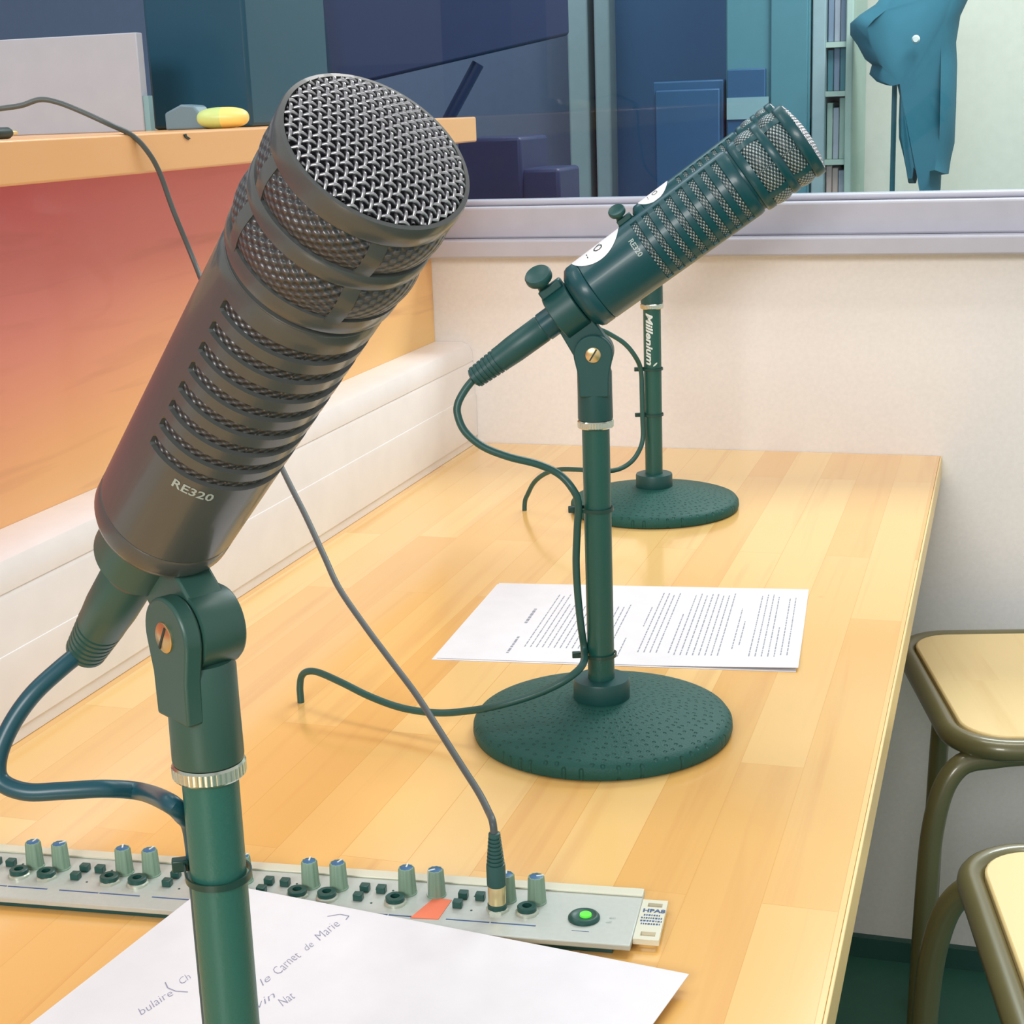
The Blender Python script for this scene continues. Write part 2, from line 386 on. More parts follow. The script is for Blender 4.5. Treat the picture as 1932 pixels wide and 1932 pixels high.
cab = thing('cabinet', 'dark blue cabinet standing in front of the control room door', 'cabinet', (onfar((1300, 200), YF - .5).x, YF - .3, -Z0))
Tc = Matrix.Translation(-cab.location)
zt = onfar((1300, 152), YF - .5).z
MB().box(onfar((1232, 200), YF - .5).x, onfar((1366, 200), YF - .5).x, YF - .5, YF - .1, -Z0, zt, Tc).build('cabinet_body', M['door2'], cab, bevel=.004)
MB().box(onfar((1238, 200), YF - .5).x, onfar((1360, 200), YF - .5).x, YF - .512, YF - .5, -Z0 + .05, zt - .02, Tc).build('cabinet_door', M['door2'], cab, bevel=.004)

cu = thing('locker', 'tall teal grey locker behind the far microphone head', 'locker', (onfar((1450, 200), YF - .5).x, YF - .3, -Z0))
Tl = Matrix.Translation(-cu.location)
xa, xm, xb = [onfar((p, 200), YF - .5).x for p in (1370, 1446, 1528)]
MB().box(xa, xb, YF - .5, YF - .1, -Z0, ZT, Tl).build('locker_body', M['teal_grey'], cu, bevel=.004)
zb = onfar((1410, 130), YF - .51).z
MB().box(xa + .005, xm, YF - .515, YF - .5, -Z0 + .02, zb, Tl).build('locker_door', M['door2'], cu, bevel=.003)
MB().box(xm + .01, xb - .005, YF - .51, YF - .5, -Z0 + .02, ZT - .02, Tl).build('locker_door', M['teal_grey'], cu, bevel=.003)
a = onfar((1371, 226), YF - .52); b = onfar((1450, 182), YF - .52)
no = MB().box(0, b.x - a.x, -.003, 0, 0, b.z - a.z).build('notice', M['notice'], loc=(a.x, YF - .5155, a.z))
tag(no, 'small pale notice stuck on the locker above the microphone', 'notice')

# bookcase and coat on the right
bc = thing('bookcase', 'narrow pale bookcase between the locker and the coat', 'bookcase', (onfar((1580, 200), YF - .5).x, YF - .3, -Z0))
Tb = Matrix.Translation(-bc.location)
x0, x1, x2, x3 = [onfar((p, 200), YF - .5).x for p in (1531, 1556, 1594, 1608)]
MB().box(x0, x1, YF - .5, YF - .15, -Z0, ZT, Tb).build('side_panel', M['jamb'], bc, bevel=.003)
MB().box(x2, x3, YF - .5, YF - .15, -Z0, ZT, Tb).build('side_panel', M['palegreen'], bc, bevel=.003)
MB().box(x1, x2, YF - .17, YF - .15, -Z0, ZT, Tb).build('back_panel', M['lightgrey'], bc)
shz = [onfar((1575, p), YF - .45).z for p in (372, 300, 172, 80)]
for z in shz: MB().box(x1, x2, YF - .49, YF - .17, z - .012, z, Tb).build('shelf', M['palegreen'], bc)
k = 0
for zz, hh, cols in ((shz[0], .075, ('pink', 'pink', 'lightgrey')), (shz[1], .14, ('palegreen', 'lightgrey', 'palegreen')), (shz[2], .11, ('teal_grey', 'lilac', 'teal_grey')), (shz[3], .16, ('lilac', 'lightgrey', 'lilac'))):
    names = ['lower', 'middle', 'upper', 'top']
    w = (x2 - x1 - .006) / 3
    for j, cn in enumerate(cols):
        xx = x1 + .002 + j * (w + .001)
        h2 = hh * (1 - .08 * ((j + k) % 3))
        o = MB().box(0, w, 0, .2, 0, h2).build('binder', M[cn], loc=(xx, YF - .47, zz), bevel=.002)
        cname = {'pink': 'pink', 'lightgrey': 'light grey', 'palegreen': 'pale green', 'teal_grey': 'teal', 'lilac': 'lilac'}[cn]
        tag(o, '%s binder, %s of three on the %s bookcase shelf' % (cname, ('leftmost', 'middle', 'rightmost')[j], names[k]), 'binder', 'binders in the narrow bookcase')
    k += 1

# hanging coat: outline with real thickness and folds
YC = YF - .55
out = [(1690, -40), (1652, 8), (1622, 28), (1604, 44), (1604, 66), (1618, 86), (1632, 112), (1645, 122), (1640, 140), (1654, 154), (1670, 160), (1692, 156), (1698, 180), (1696, 230), (1696, 260), (1706, 296), (1712, 322), (1715, 346), (1728, 346), (1732, 322), (1738, 330), (1746, 366), (1752, 378), (1772, 378), (1775, 352), (1776, 330), (1790, 328), (1794, 300), (1801, 270), (1804, 200), (1806, 120), (1804, 80), (1812, 30), (1826, 0), (1840, -40)]
pts = [at(p[0], p[1], y=YC) for p in out]
ct = thing('coat', 'dark teal coat hanging against the pale far wall', 'coat', (pts[0].x + .06, YC, pts[0].z + .02))
ins = Vector((sum(p.x for p in pts) / len(pts), YC, sum(p.z for p in pts) / len(pts)))
def shrink(p, kx):
    return Vector((p.x + (ins.x - p.x) * kx, p.y, p.z + (ins.z - p.z) * kx * .25))
n = len(pts); vs = []; layers = [(.0, 0), (.10, -.045), (.32, -.075)]
for kx, dy in layers:
    for i, p in enumerate(pts):
        q = shrink(p, kx); vs.append(q + Vector((0, dy + .012 * math.sin(i * 1.9) * (kx > 0), 0)) - ct.location)
for i, p in enumerate(pts): vs.append(shrink(p, .08) + Vector((0, .05, 0)) - ct.location)
fs = []
for l0, l1 in ((3, 0), (0, 1), (1, 2)):
    for i in range(n):
        j = (i + 1) % n; fs.append((l0 * n + i, l0 * n + j, l1 * n + j, l1 * n + i))
fs.append(tuple(range(2 * n, 3 * n))); fs.append(tuple(range(3 * n, 4 * n))[::-1])
MB().add(vs, fs).build('coat_cloth', M['coat'], ct, ang=60)
p = at(1728, 74, y=YC - .085) - ct.location
MB().lathe([(.006, -.006), (.009, 0), (.006, .006)], 12, Matrix.Translation(p) @ Matrix.Rotation(PI / 2, 4, 'X')).build('button', M['paint'], ct)
ps = at(1684, 330, y=YC + .07)
cs = thing('coat_stand', 'slim grey coat stand behind the hanging coat', 'coat stand', (ps.x, ps.y, -Z0))
MB().lathe([(.006, .02), (.006, Z0 + 1.05)], 20).build('pole', M['teal_grey'], cs)
MB().lathe([(.12, 0), (.12, .012), (.02, .03), (.006, .03)], 40).build('base', M['teal_grey'], cs)
hz = pts[0].z + Z0 + .02
MB().tube(smooth_path([(0, 0, hz - .05), (.03, -.03, hz - .04), (.06, -.06, hz - .01), (.075, -.075, hz + .03)]), .009).build('hook', M['teal_grey'], cs)

# control desk, monitor, equipment behind the glass
ds = thing('control_desk', 'dark desk carrying the monitor behind the window', 'desk', (-1.5, 2.5, -Z0))
Tds = Matrix.Translation(-ds.location)
MB().box(-2.5, -.36, YB + .2, 2.78, .235, .265, Tds).build('desk_top', M['navy'], ds, bevel=.004)
for x in (-2.45, -.42):
    for y in (2.25, 2.73): MB().box(x - .02, x + .02, y - .02, y + .02, -Z0, .235, Tds).build('leg', M['navy'], ds)

mo = thing('monitor', 'large dark monitor seen from behind with a slotted stand', 'monitor', (at(540, 150, y=2.42).x, 2.42, .265))
Tm = Matrix.Translation(-mo.location)
lg = [at(466, -60, y=2.40), at(478, 60, y=2.40), at(492, 196, y=2.40), at(622, 196, y=2.40), at(604, 60, y=2.40), at(588, -60, y=2.40)]
def prism_world(pts, dy, T): 
    n = len(pts); vs = list(pts) + [p + Vector((0, dy, 0)) for p in pts]
    return MB().add(vs, [tuple(range(n)), tuple(range(n, 2 * n))[::-1]] + [(i, (i + 1) % n, n + (i + 1) % n, n + i) for i in range(n)], T)
prism_world(lg, .03, Tm).build('stand_leg', M['tower2'], mo, bevel=.003)
sl = [at(p[0], p[1], y=2.399) for p in [(502, -40), (506, 50), (512, 66), (520, 74), (532, 77), (544, 74), (550, 66), (553, 50), (546, -40)]]
prism_world(sl, .004, Tm).build('cable_slot', M['slot'], mo)
bs = MB().prism([(x, y) for x, y in rrect(.24, .2, .03)], 0, .012, Matrix.Translation((0, -.01, 0)))
bs.build('stand_foot', M['tower2'], mo, bevel=.002)
b0 = at(492, 196, y=2.405); b1 = at(622, 196, y=2.405)
MB().box(b0.x, b1.x, 2.405, 2.43, .27, b0.z + .01, Tm).build('stand_column', M['tower2'], mo)
# screen: turned away, lower edge rises to the right
A = at(604, 210, y=2.46); B = at(1076, 66, y=2.85)
sd = Vector((B.x - A.x, B.y - A.y, 0)); hgt = .42
zlow = A.z
ex = sd.normalized(); ny = Vector((-ex.y, ex.x, 0))
A0 = Vector((A.x, A.y, 0)) - ex * .16
def SP(u, zz, t): return A0 + ex * u + ny * t + Vector((0, 0, zz))
Lw = sd.length + .16
zB = B.z
vs = []
for t in (0, .03):
    vs += [SP(0, zlow, t), SP(Lw, zB, t), SP(Lw, zB + hgt, t), SP(0, zlow + hgt, t)]
MB().add(vs, [(0, 1, 2, 3), (7, 6, 5, 4), (0, 4, 5, 1), (1, 5, 6, 2), (2, 6, 7, 3), (3, 7, 4, 0)], Tm).build('screen_back', M['navy'], mo, bevel=.006)

eq = thing('equipment_case', 'low dark equipment case behind the glass beside the shelf end', 'case', (at(950, 320, y=2.5).x, 2.55, .265))
Te = Matrix.Translation(-eq.location)
e0 = at(862, 262, y=2.5); e1 = at(982, 256, y=2.5); e2 = at(1052, 318, y=2.5)
MB().box(e0.x, e1.x, 2.5, 2.66, .265, e0.z, Te).build('case_body', M['navy'], eq, bevel=.006)
MB().box(e1.x - .02, e2.x, 2.51, 2.64, .265, e2.z, Te).build('side_module', M['navy'], eq, bevel=.006)
rd = MB().tube([at(902, 120, y=2.72), at(846, 225, y=2.70), Vector((at(846, 225, y=2.7).x - .03, 2.70, .268))], .011)
tag(rd.build('rod', M['navy']), 'slim dark rod leaning behind the front microphone head', 'rod')

# ================================================================== console hutch on the left
XP = -.7388; XS = -.6674; XL = -.6846
hu = thing('console_hutch', 'wooden console with a red tinted front panel and thick shelf board', 'console', (XP, 1.0, -Z0))
Th = Matrix.Translation(-hu.location)
MB().box(XP - .02, XP, -.9, YB - .0005, -Z0, .4, Th).build('front_panel', M['panel'], hu)
MB().box(XP - .42, XS, -.9, YB - .0005, .4002, .4318, Th).build('shelf_board', M['shelf'], hu, bevel=.002)
MB().box(XP - .42, XP - .40, -.9, YB - .0005, -Z0, .4, Th).build('rear_panel', M['shelf'], hu)
p = at(351, 257, x=XS + .0005) - hu.location
MB().prism([(-.004, .0015), (.0, .002), (.001, .0), (.007, -.002), (.003, -.003), (-.002, -.001)], -.0004, .0006, Matrix.Translation(p), 'yz').build('chip', M['ink'], hu)

tr = thing('cable_trunking', 'white plastic cable trunking along the foot of the wood panel', 'trunking', (XP, 1.0, 0))
D0, D1 = -.9, YB - .0006
prof = [(XP + .0003, .0004), (XL, .0004), (XL, .108), (XL - .002, .1125), (XL - .001, .113), (XL - .0015, .1255), (XL - .006, .1345), (XL - .016, .1382), (XP + .0003, .1385)]
MB().prism([(x, z) for x, z in prof], D0, D1, Matrix.Translation((-XP, -1.0, 0)), 'xz').build('trunking_body', M['white_plastic'], tr, ang=25)
MB().prism([(XL - .0008, .010), (XL + .0016, .011), (XL + .0016, .064), (XL + .0006, .0685), (XL - .0008, .069)], D0, D1, Matrix.Translation((-XP, -1.0, 0)), 'xz').build('trunking_lid', M['white_plastic'], tr, ang=25)

# things on the shelf
ZS = .4318
def shelf_thing(px, py, x): return at(px, py, x=x)
wp_b = at(272, 238, x=-.80); wp_t = at(272, 62, x=-.80)
wy = wp_b.y
wb = thing('white_panel', 'pale grey white panel standing on the shelf behind the cable', 'panel', (-.80, wy, ZS))
hh = wp_t.z - ZS
MB().box(-.35, 0, 0, .012, 0, hh).build('panel_sheet', M['lightgrey'], wb, bevel=.001)
MB().box(.0002, .006, .002, .010, 0, hh * .36).build('edge_clip', M['notice'], wb)
ty = wy + .10
t0 = at(276, 100, y=ty); t1 = at(466, 100, y=ty)
cp = thing('computer_case', 'dark blue green computer case standing on the shelf', 'computer', (t0.x, ty, ZS))
MB().box(0, t1.x - t0.x, 0, .2, 0, .42).build('case_shell', M['tower'], cp, bevel=.004)
er_c = at(422, 237, x=-.715)
er = thing('pill_marker', 'pale green and yellow oval highlighter lying on the shelf', 'highlighter', (er_c.x, er_c.y, ZS))
for s, mm in ((-1, 'eraser1'), (1, 'eraser2')):
    mb = MB(); vs = []; fs = []; nn = 20; mm_ = 14
    for i in range(nn + 1):
        u = (PI / 2) * i / nn
        for kk in range(mm_ * 2):
            v = PI * kk / mm_
            cu_, su = math.cos(u), math.sin(u)
            X = math.copysign(abs(su) ** .75, su) * .0245 * s
            Rr = abs(cu_) ** .75
            vs.append((X, Rr * math.cos(v) * .016, .0098 + Rr * math.sin(v) * .0098))
    for i in range(nn):
        for kk in range(mm_ * 2):
            k2 = (kk + 1) % (mm_ * 2); fs.append((i * 2 * mm_ + kk, i * 2 * mm_ + k2, (i + 1) * 2 * mm_ + k2, (i + 1) * 2 * mm_ + kk))
    T2 = Matrix.Rotation(math.radians(14), 4, 'Z')
    mb.add(vs, fs, T2).build('barrel' if s < 0 else 'cap', M[mm], er, ang=80)
g0 = at(362, 236, x=-.755)
gp = MB().prism([(-.022, 0), (.024, 0), (.024, .004), (.010, .022), (-.004, .0235), (-.022, .016)], -.012, .012, None, 'xz').build('tape_dispenser', M['greyp'], loc=(g0.x, g0.y, ZS), bevel=.002)
tag(gp, 'small grey plastic piece just left of the oval highlighter', 'plastic piece')
pl0 = at(4, 243, x=-.70)
pg = thing('cable_plug', 'small dark plug with a pale tip at the left shelf edge', 'plug', (pl0.x, pl0.y, ZS))
MB().lathe([(.003, -.03), (.0042, -.028), (.0042, .006), (.003, .009)], 16, Matrix.Translation((0, 0, .0043)) @ Matrix.Rotation(-PI / 2, 4, 'X')).build('plug_body', M['ink'], pg)
MB().lathe([(.0018, .009), (.0018, .016), (.001, .018)], 12, Matrix.Translation((0, 0, .0043)) @ Matrix.Rotation(-PI / 2, 4, 'X')).build('plug_tip', M['gold'], pg)

# ================================================================== table
tb = thing('table', 'long lacquered wooden table of glued staves', 'table', (-.377, 1.0, -Z0))
Tt = Matrix.Translation((.377, -1.0, Z0))
XR = -.0703
MB().box(XP + .0005, XR - .0022, -.9, YB - .0006, -.028, 0, Tt).build('tabletop', M['table'], tb, bevel=.0003)
MB().box(XR - .0021, XR, -.9, YB - .0006, -.028, -.00005, Tt).build('edge_band', M['table_edge'], tb, bevel=.0005)
for x in (XP + .05, XR - .30):
    for y in (-.8, 1.2):
        MB().box(x - .02, x + .02, y - .02, y + .02, -Z0, -.028, Tt).build('leg', M['clip'], tb, bevel=.003)

# ================================================================== microphones
RB = lambda s: .0236 + (.0249 - .0236) * min(max(s, 0), .121) / .121
ROWS = [(.0445 + .0092 * k, .0445 + .0092 * k + .0047) for k in range(8)]
def make_mic(label, group, mats, sticker=True, ribs=(50, 130, 220, 310)):
    blk, wv = mats
    mic = thing('microphone', label, 'microphone', group=group)
    # ridged sleeve: slots run round both sides, smooth spines above and below
    ths = []
    e = math.radians(1.2)
    edges = [math.radians(v) for v in (-65, 65, 115, 245)]     # slots between 65..-65 (toward +Y) and 115..245
    for k in range(120): ths.append(2 * PI * k / 120)
    for c in edges:
        for d in (-e, e): ths.append((c + d) % (2 * PI))
    ths = sorted(set(round(t, 6) for t in ths))
    def inslot(t):
        d = math.degrees(t)
        d = (d + 180) % 360 - 180
        return abs(d) < 65 or abs(abs(d) - 180) < 65
    ss = [0, .0006, .02, .0410]
    dep = {}
    for a, b in ROWS:
        for s, g in ((a - .0003, 0), (a + .0003, 1), (b - .0014, 1), (b, 0), ((b + a + .0092) / 2, 0)): ss.append(s); dep[s] = g
    ss += [.1185, .121]
    vs = []; fs = []; n = len(ths)
    for s in ss:
        for t in ths:
            r = RB(s) - (.0026 if dep.get(s) and inslot(t) else 0)
            if s == 0: r -= .0006
            if s == .121: r -= .0008
            vs.append((s, r * math.cos(t), r * math.sin(t)))
    for i in range(len(ss) - 1):
        for k in range(n): fs.append((i * n + k, i * n + (k + 1) % n, (i + 1) * n + (k + 1) % n, (i + 1) * n + k))
    MB().add(vs, fs).build('body', blk, mic, ang=25)
    MB().lathe([(RB(.04) - .0013, .043), (RB(.119) - .0013, .1185)], 72, None, 'x', caps=False).build('slot_mesh', wv, mic)
    # tail cap
    MB().lathe([(.0095, -.0001), (.0232, -.0002), (.0236, -.0010), (.0236, -.0080), (.0226, -.0105), (.0180, -.0140), (.0105, -.0145), (.0095, -.0150)][::-1], 64, None, 'x').build('tail_cap', blk, mic)
    MB().lathe([(.0102, -.0145), (.0102, -.044), (.0088, -.0445)][::-1], 40, None, 'x').build('connector', blk, mic)
    # head: bands, ribs, bulging mesh
    H0 = .121
    def hr(s): return .0249 + (.0273 - .0249) * min(max(s - H0, 0) / .012, 1)
    cg = MB()
    cg.lathe([(.0225, .1186), (.0240, .1190), (.0243, .1206), (.0232, .1212), (.0232, .1226), (.0250, .1232), (.0256, .1244), (.0258, .1268), (.0258, .1292), (.0242, .1296)], 96, None, 'x', caps=False)
    cg.lathe([(.0238, .1432), (.0259, .1436), (.0263, .1446), (.0263, .1486), (.0259, .1494), (.0238, .1498)], 96, None, 'x', caps=False)
    cg.lathe([(.0238, .1622), (.0262, .1626), (.0267, .1636), (.0267, .1688), (.0264, .1700), (.0252, .1702), (.0248, .1690)], 96, None, 'x', caps=False)
    cg.build('head_cage', blk, mic)
    mesh_prof = [(.0243, .129)]
    for a, b in ((.129, .1436), (.1494, .1626)):
        for k in range(9):
            u = k / 8; mesh_prof.append((.0248 + .0019 * math.sin(PI * u) ** .7 if 0 < u < 1 else .0248, a + (b - a) * u))
    MB().lathe(mesh_prof, 96, None, 'x', caps=False).build('head_mesh', wv, mic)
    for c in ribs:
        rb = MB(); vs = []; fs = []
        aa = [math.radians(c - 5.2 + 10.4 * k / 4) for k in range(5)]
        sl_ = [.128 + (.1645 - .128) * k / 24 for k in range(25)]
        for s in sl_:
            for t in aa:
                bul = 0
                for a, b in ((.129, .1436), (.1494, .1626)):
                    if a < s < b: bul = .0009 * math.sin(PI * (s - a) / (b - a))
                r = .0259 + bul
                vs.append((s, r * math.cos(t), r * math.sin(t)))
        m_ = len(vs)
        for v in list(vs):
            rr = math.hypot(v[1], v[2]); vs.append((v[0], v[1] * .9, v[2] * .9))
        for i in range(24):
            for k in range(4): fs.append((i * 5 + k, i * 5 + k + 1, (i + 1) * 5 + k + 1, (i + 1) * 5 + k))
            for k in (0, 4): fs.append((i * 5 + k, (i + 1) * 5 + k, m_ + (i + 1) * 5 + k, m_ + i * 5 + k))
        rb.add(vs, fs).build('rib', blk, mic)
    # woven front grille
    RG = .0249; pitch = .00235; amp = .00056; wr = .00053
    def dome(r): return .1698 + .0042 * (1 - (r / RG) ** 2)
    g = MB(); nw = int(RG / pitch)
    for dirn in (0, 1):
        for i in range(-nw, nw + 1):
            c = i * pitch; half = math.sqrt(max(RG ** 2 - c * c, 0)); 
            if half < .003: continue
            m_ = int(2 * half / pitch * 6); pts_ = []
            for k in range(m_ + 1):
                a = -half + 2 * half * k / m_
                ph = (a / pitch) * PI + (i % 2) * PI
                z = amp * math.cos(ph) * (1 if dirn == 0 else -1)
                X = dome(math.hypot(a, c)) + z
                pts_.append((X, a, c) if dirn == 0 else (X, c, a))
            g.tube(pts_, wr, 6, Matrix.Rotation(math.radians(-8), 4, 'X'), caps=False)
    g.build('grille', M['wire'], mic, ang=80)
    MB().lathe([(.0001, .1712), (.012, .1702), (.02, .1686), (.0250, .1668)], 48, None, 'x', caps=False).build('windscreen', M['dark'], mic)
    # badge lettering round the body (reads along the circumference)
    vs, fs = text_mesh('RE320', .0052, 0, .0001, cut=0)
    out_ = []
    for v in vs:
        t = math.radians(180 - 20) - v[0] / RB(.04) * -1
        rr = RB(.04) + .00012
        out_.append((.0392 + v[1], rr * math.cos(t), rr * math.sin(t)))
    MB().add(out_, fs).build('badge_lettering', M['badge'], mic)
    for ch_ in mic.children:                  # overall length of the head section
        if ch_.name.split('.')[0] in ('head_cage', 'head_mesh', 'rib', 'grille', 'windscreen'):
            for v_ in ch_.data.vertices:
                if v_.co.x > .129: v_.co.x = .129 + (v_.co.x - .129) * .93
    if sticker:
        def cyl(s, t, up): rr = RB(s) + up; return (s, rr * math.cos(t), rr * math.sin(t))
        def disc(r, sc, tc_, up):
            vs = []; fs = []; K = 40; Lr = 8
            for l in range(Lr + 1):
                for k in range(K):
                    a = 2 * PI * k / K; q = r * l / Lr
                    vs.append(cyl(sc + q * math.cos(a), tc_ + q * math.sin(a) / .0238, up))
            for l in range(Lr):
                for k in range(K): fs.append((l * K + k, l * K + (k + 1) % K, (l + 1) * K + (k + 1) % K, (l + 1) * K + k))
            return vs, fs
        TC = math.radians(180 - 86); SC = .0165
        st = MB().add(*disc(.0195, SC, TC, .00025)).build('sticker', M['sticker'], mic)
        vs, fs = text_mesh('Q', .0095, .15)
        o1 = [cyl(SC + .001 + v[0], math.radians(180 - 68) + v[1] / .0238, .0004) for v in vs]
        o2 = [cyl(SC - .0075 + a_ * .00035, math.radians(180 - 66) + b_ * .12, .0004) for a_, b_ in ((-1, -1), (1, -1), (1, 1), (-1, 1))]; f2 = [(0, 1, 2, 3)]
        MB().add(o1, fs).add(o2, f2).build('sticker_print', M['ink'], st)
    return mic

def mic_matrix(bb, az, el, roll):
    A = Vector((math.cos(el) * math.cos(az), math.cos(el) * math.sin(az), math.sin(el)))
    Y = Vector((-math.sin(az), math.cos(az), 0)); Zv = A.cross(Y)
    m = Matrix((A, Y, Zv)).transposed().to_4x4()
    return Matrix.Translation(bb) @ m @ Matrix.Rotation(math.radians(roll), 4, 'X')

# ------------------------------------------------------------------ stands
PIV = .2765; HR = .2273
def make_stand(label, group, mats, mloc, el, ps, kx=38):
    """mloc: (forward, up) of the microphone seam from the pivot; el: elevation"""
    cast_m, pole_m, clip_m = mats
    st = thing('microphone_stand', label, 'microphone stand', group=group)
    base = MB().lathe([(.0905, 0), (.0932, .001), (.0941, .004), (.0938, .0085), (.0915, .0118), (.086, .0136), (.06, .0196), (.035, .0238), (.0235, .0252), (.0205, .0256), (.002, .0256)], 128).build('base', cast_m, st, ang=50)
    MB().lathe([(.0200, .0250), (.0204, .0262), (.0204, .0385), (.0198, .0400), (.0098, .0402)], 64).build('collar', clip_m, st)
    MB().lathe([(.00964, .0256), (.00964, HR - .001)], 48).build('pole', pole_m, st)
    # knurled chrome ring
    vs = []; fs = []; n = 96
    prof = [(.0098, HR - .0030), (.0118, HR - .0030), (.01235, HR - .0022), (.01235, HR + .0016), (.0118, HR + .0024), (.0098, HR + .0024)]
    for r, h in prof:
        for k in range(n):
            rr = r + (.00028 if (k % 2 and r > .012) else 0); a = 2 * PI * k / n; vs.append((rr * math.cos(a), rr * math.sin(a), h))
    for i in range(len(prof) - 1):
        for k in range(n): fs.append((i * n + k, i * n + (k + 1) % n, (i + 1) * n + (k + 1) % n, (i + 1) * n + k))
    MB().add(vs, fs).build('lock_ring', M['chrome'], st)
    # swivel: sleeve with two cheeks
    MB().lathe([(.0098, HR + .0024), (.0119, HR + .0028), (.0122, HR + .004), (.0120, HR + .022), (.0120, HR + .036), (.0112, HR + .0385), (.0080, HR + .039)], 48).build('sleeve', clip_m, st)
    def stad(r0, r1, z0):
        o = []
        for k in range(25):
            a = math.radians(-12 + 204 * k / 24); o.append((r0 * math.cos(a), PIV + r0 * math.sin(a)))
        o += [(-r1, PIV - .014), (-r1 * .96, z0), (r1 * .96, z0), (r1, PIV - .014)]
        return o
    MB().prism(stad(.0134, .0106, HR + .020), -.0120, -.0056, None, 'xz').build('cheek', clip_m, st, bevel=.0010)
    MB().lathe([(.0122, -.0052), (.0136, -.0046), (.0136, .0100), (.0128, .0112), (.0060, .0114)], 56, Matrix.Translation((0, 0, PIV)) @ Matrix.Rotation(PI / 2, 4, 'Z'), 'x').build('pivot_barrel', clip_m, st)
    for s in (-1, 1):
        sc = MB(); T = Matrix.Translation((0, -.0119 if s < 0 else .0112, PIV)) @ Matrix.Rotation(-s * PI / 2, 4, 'X')
        sc.lathe([(.0052, -.001), (.0052, .0006), (.0046, .0010), (.0001, .0011)], 32, T)
        so = sc.build('screw', M['brass'], st)
        MB().box(-.0046, .0046, -.0005, .0005, .00095, .0013, T @ Matrix.Rotation(math.radians(58), 4, 'Z')).build('screw_slot', M['ink'], so)
    # tongue with clamp ring that holds the tail of the microphone
    A = Vector((math.cos(el), 0, math.sin(el))); UPv = Vector((-math.sin(el), 0, math.cos(el)))
    bb = Vector((mloc[0], 0, PIV + mloc[1])); cc = bb - A * .0245
    pv = Vector((0, 0, PIV)); 
    d = (cc - pv); L_ = d.length; dn = d.normalized(); pn = Vector((-dn.z, 0, dn.x))
    poly = []
    for k in range(17):
        a = PI + PI * k / 16; q = pv + (dn * math.sin(a) * 1 + pn * math.cos(a)) * .0128; poly.append((q.x, q.z))
    for k in range(9):
        a = PI * k / 8; q = cc + (dn * math.sin(a) * .4 + pn * math.cos(a)) * .0115; poly.append((q.x, q.z))
    tg = MB().prism(poly, -.0050, .0085, None, 'xz')
    tg.build('tongue', clip_m, st, bevel=.001)
    Mx = Matrix((A, Vector((0, 1, 0)), UPv)).transposed().to_4x4(); Mc = Matrix.Translation(cc) @ Mx
    MB().lathe([(.0104, -.0095), (.0160, -.0095), (.0168, -.0088), (.0168, .0088), (.0160, .0095), (.0104, .0095), (.0104, -.0095)], 56, Mc, 'x', caps=False).build('clamp', clip_m, st)
    lug = MB().box(-.0085, .0085, -.0075, .0075, .0150, .0215, Mc)
    lug.build('clamp_lug', clip_m, st, bevel=.0012)
    Tk = Mc @ Matrix.Translation((-.004, 0, .0195)) @ Matrix.Rotation(math.radians(ps), 4, 'Z') @ Matrix.Rotation(math.radians(kx), 4, 'X')
    kb = MB().lathe([(.0042, 0), (.0042, .0085), (.0066, .0095), (.0090, .0110), (.0094, .0122), (.0094, .0150), (.0086, .0162), (.0066, .0158), (.0040, .0150), (.0001, .0150)], 32, Tk)
    kb.build('thumb_knob', clip_m, st)
    return st

ELF, AZF = .7405, -.5459; ELM, AZM = .606, .1984
PF = Vector((-.25276, .44139, 0)); PM = Vector((-.26904, 1.03763, 0)); PR = Vector((-.3693, 1.67931, 0))
LF = (-.0088, .0420); LM = (.0024, .0432)
def bbw(P, az, l): return P + Vector((l[0] * math.cos(az), l[0] * math.sin(az), PIV + l[1]))
sg = 'desk microphone stands'; mg = 'broadcast microphones'
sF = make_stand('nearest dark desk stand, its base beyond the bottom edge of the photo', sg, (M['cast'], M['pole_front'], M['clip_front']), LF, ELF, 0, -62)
sF.location = PF; sF.rotation_euler.z = AZF
sM = make_stand('dark desk stand with a round dimpled base in front of the printed pages', sg, (M['cast'], M['pole'], M['clip']), LM, ELM, 20)
sM.location = PM; sM.rotation_euler.z = AZM
sR = copy_thing(sM); sR.location = PR
sR['label'] = 'farthest dark desk stand with white lettering down its pole'
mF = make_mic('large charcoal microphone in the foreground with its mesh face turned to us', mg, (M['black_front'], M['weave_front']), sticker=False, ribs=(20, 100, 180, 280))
mF.matrix_world = mic_matrix(bbw(PF, AZF, LF), AZF, ELF, 70)
mM = make_mic('dark teal black microphone with a white round sticker pointing up right over the printed pages', mg, (M['black'], M['weave']))
mM.matrix_world = mic_matrix(bbw(PM, AZM, LM), AZM, ELM, 0)
mR = copy_thing(mM); mR.matrix_world = mic_matrix(bbw(PR, AZM, LM), AZM, ELM, 0)
mR['label'] = 'farthest microphone, almost hidden behind the one with the sticker'
# lettering on the far pole, reads downwards
vs, fs = text_mesh('Millenium', .0125, .3, .0004, cut=1)
o_ = []
view = math.atan2(CAM.y - PR.y, CAM.x - PR.x) - AZM
for v in vs:
    t = view - .38 + v[1] * .84 / .00964
    o_.append((.0100 * math.cos(t), .0100 * math.sin(t), .1925 - v[0] * 1.16))
# small swoosh below the word
w_ = []
for k in range(12):
    a = 2 * PI * k / 12; w_.append((.0030 * math.cos(a), .0014 * math.sin(a)))
sw = []
for a, b in w_:
    t = view + .30 + (a * .8 + b * .3) / .00964; sw.append((.00984 * math.cos(t), .00984 * math.sin(t), .1640 + b + a * .5))
MB().add(o_, fs).add(sw, [tuple(range(12))]).build('pole_lettering', M['paint'], sR)

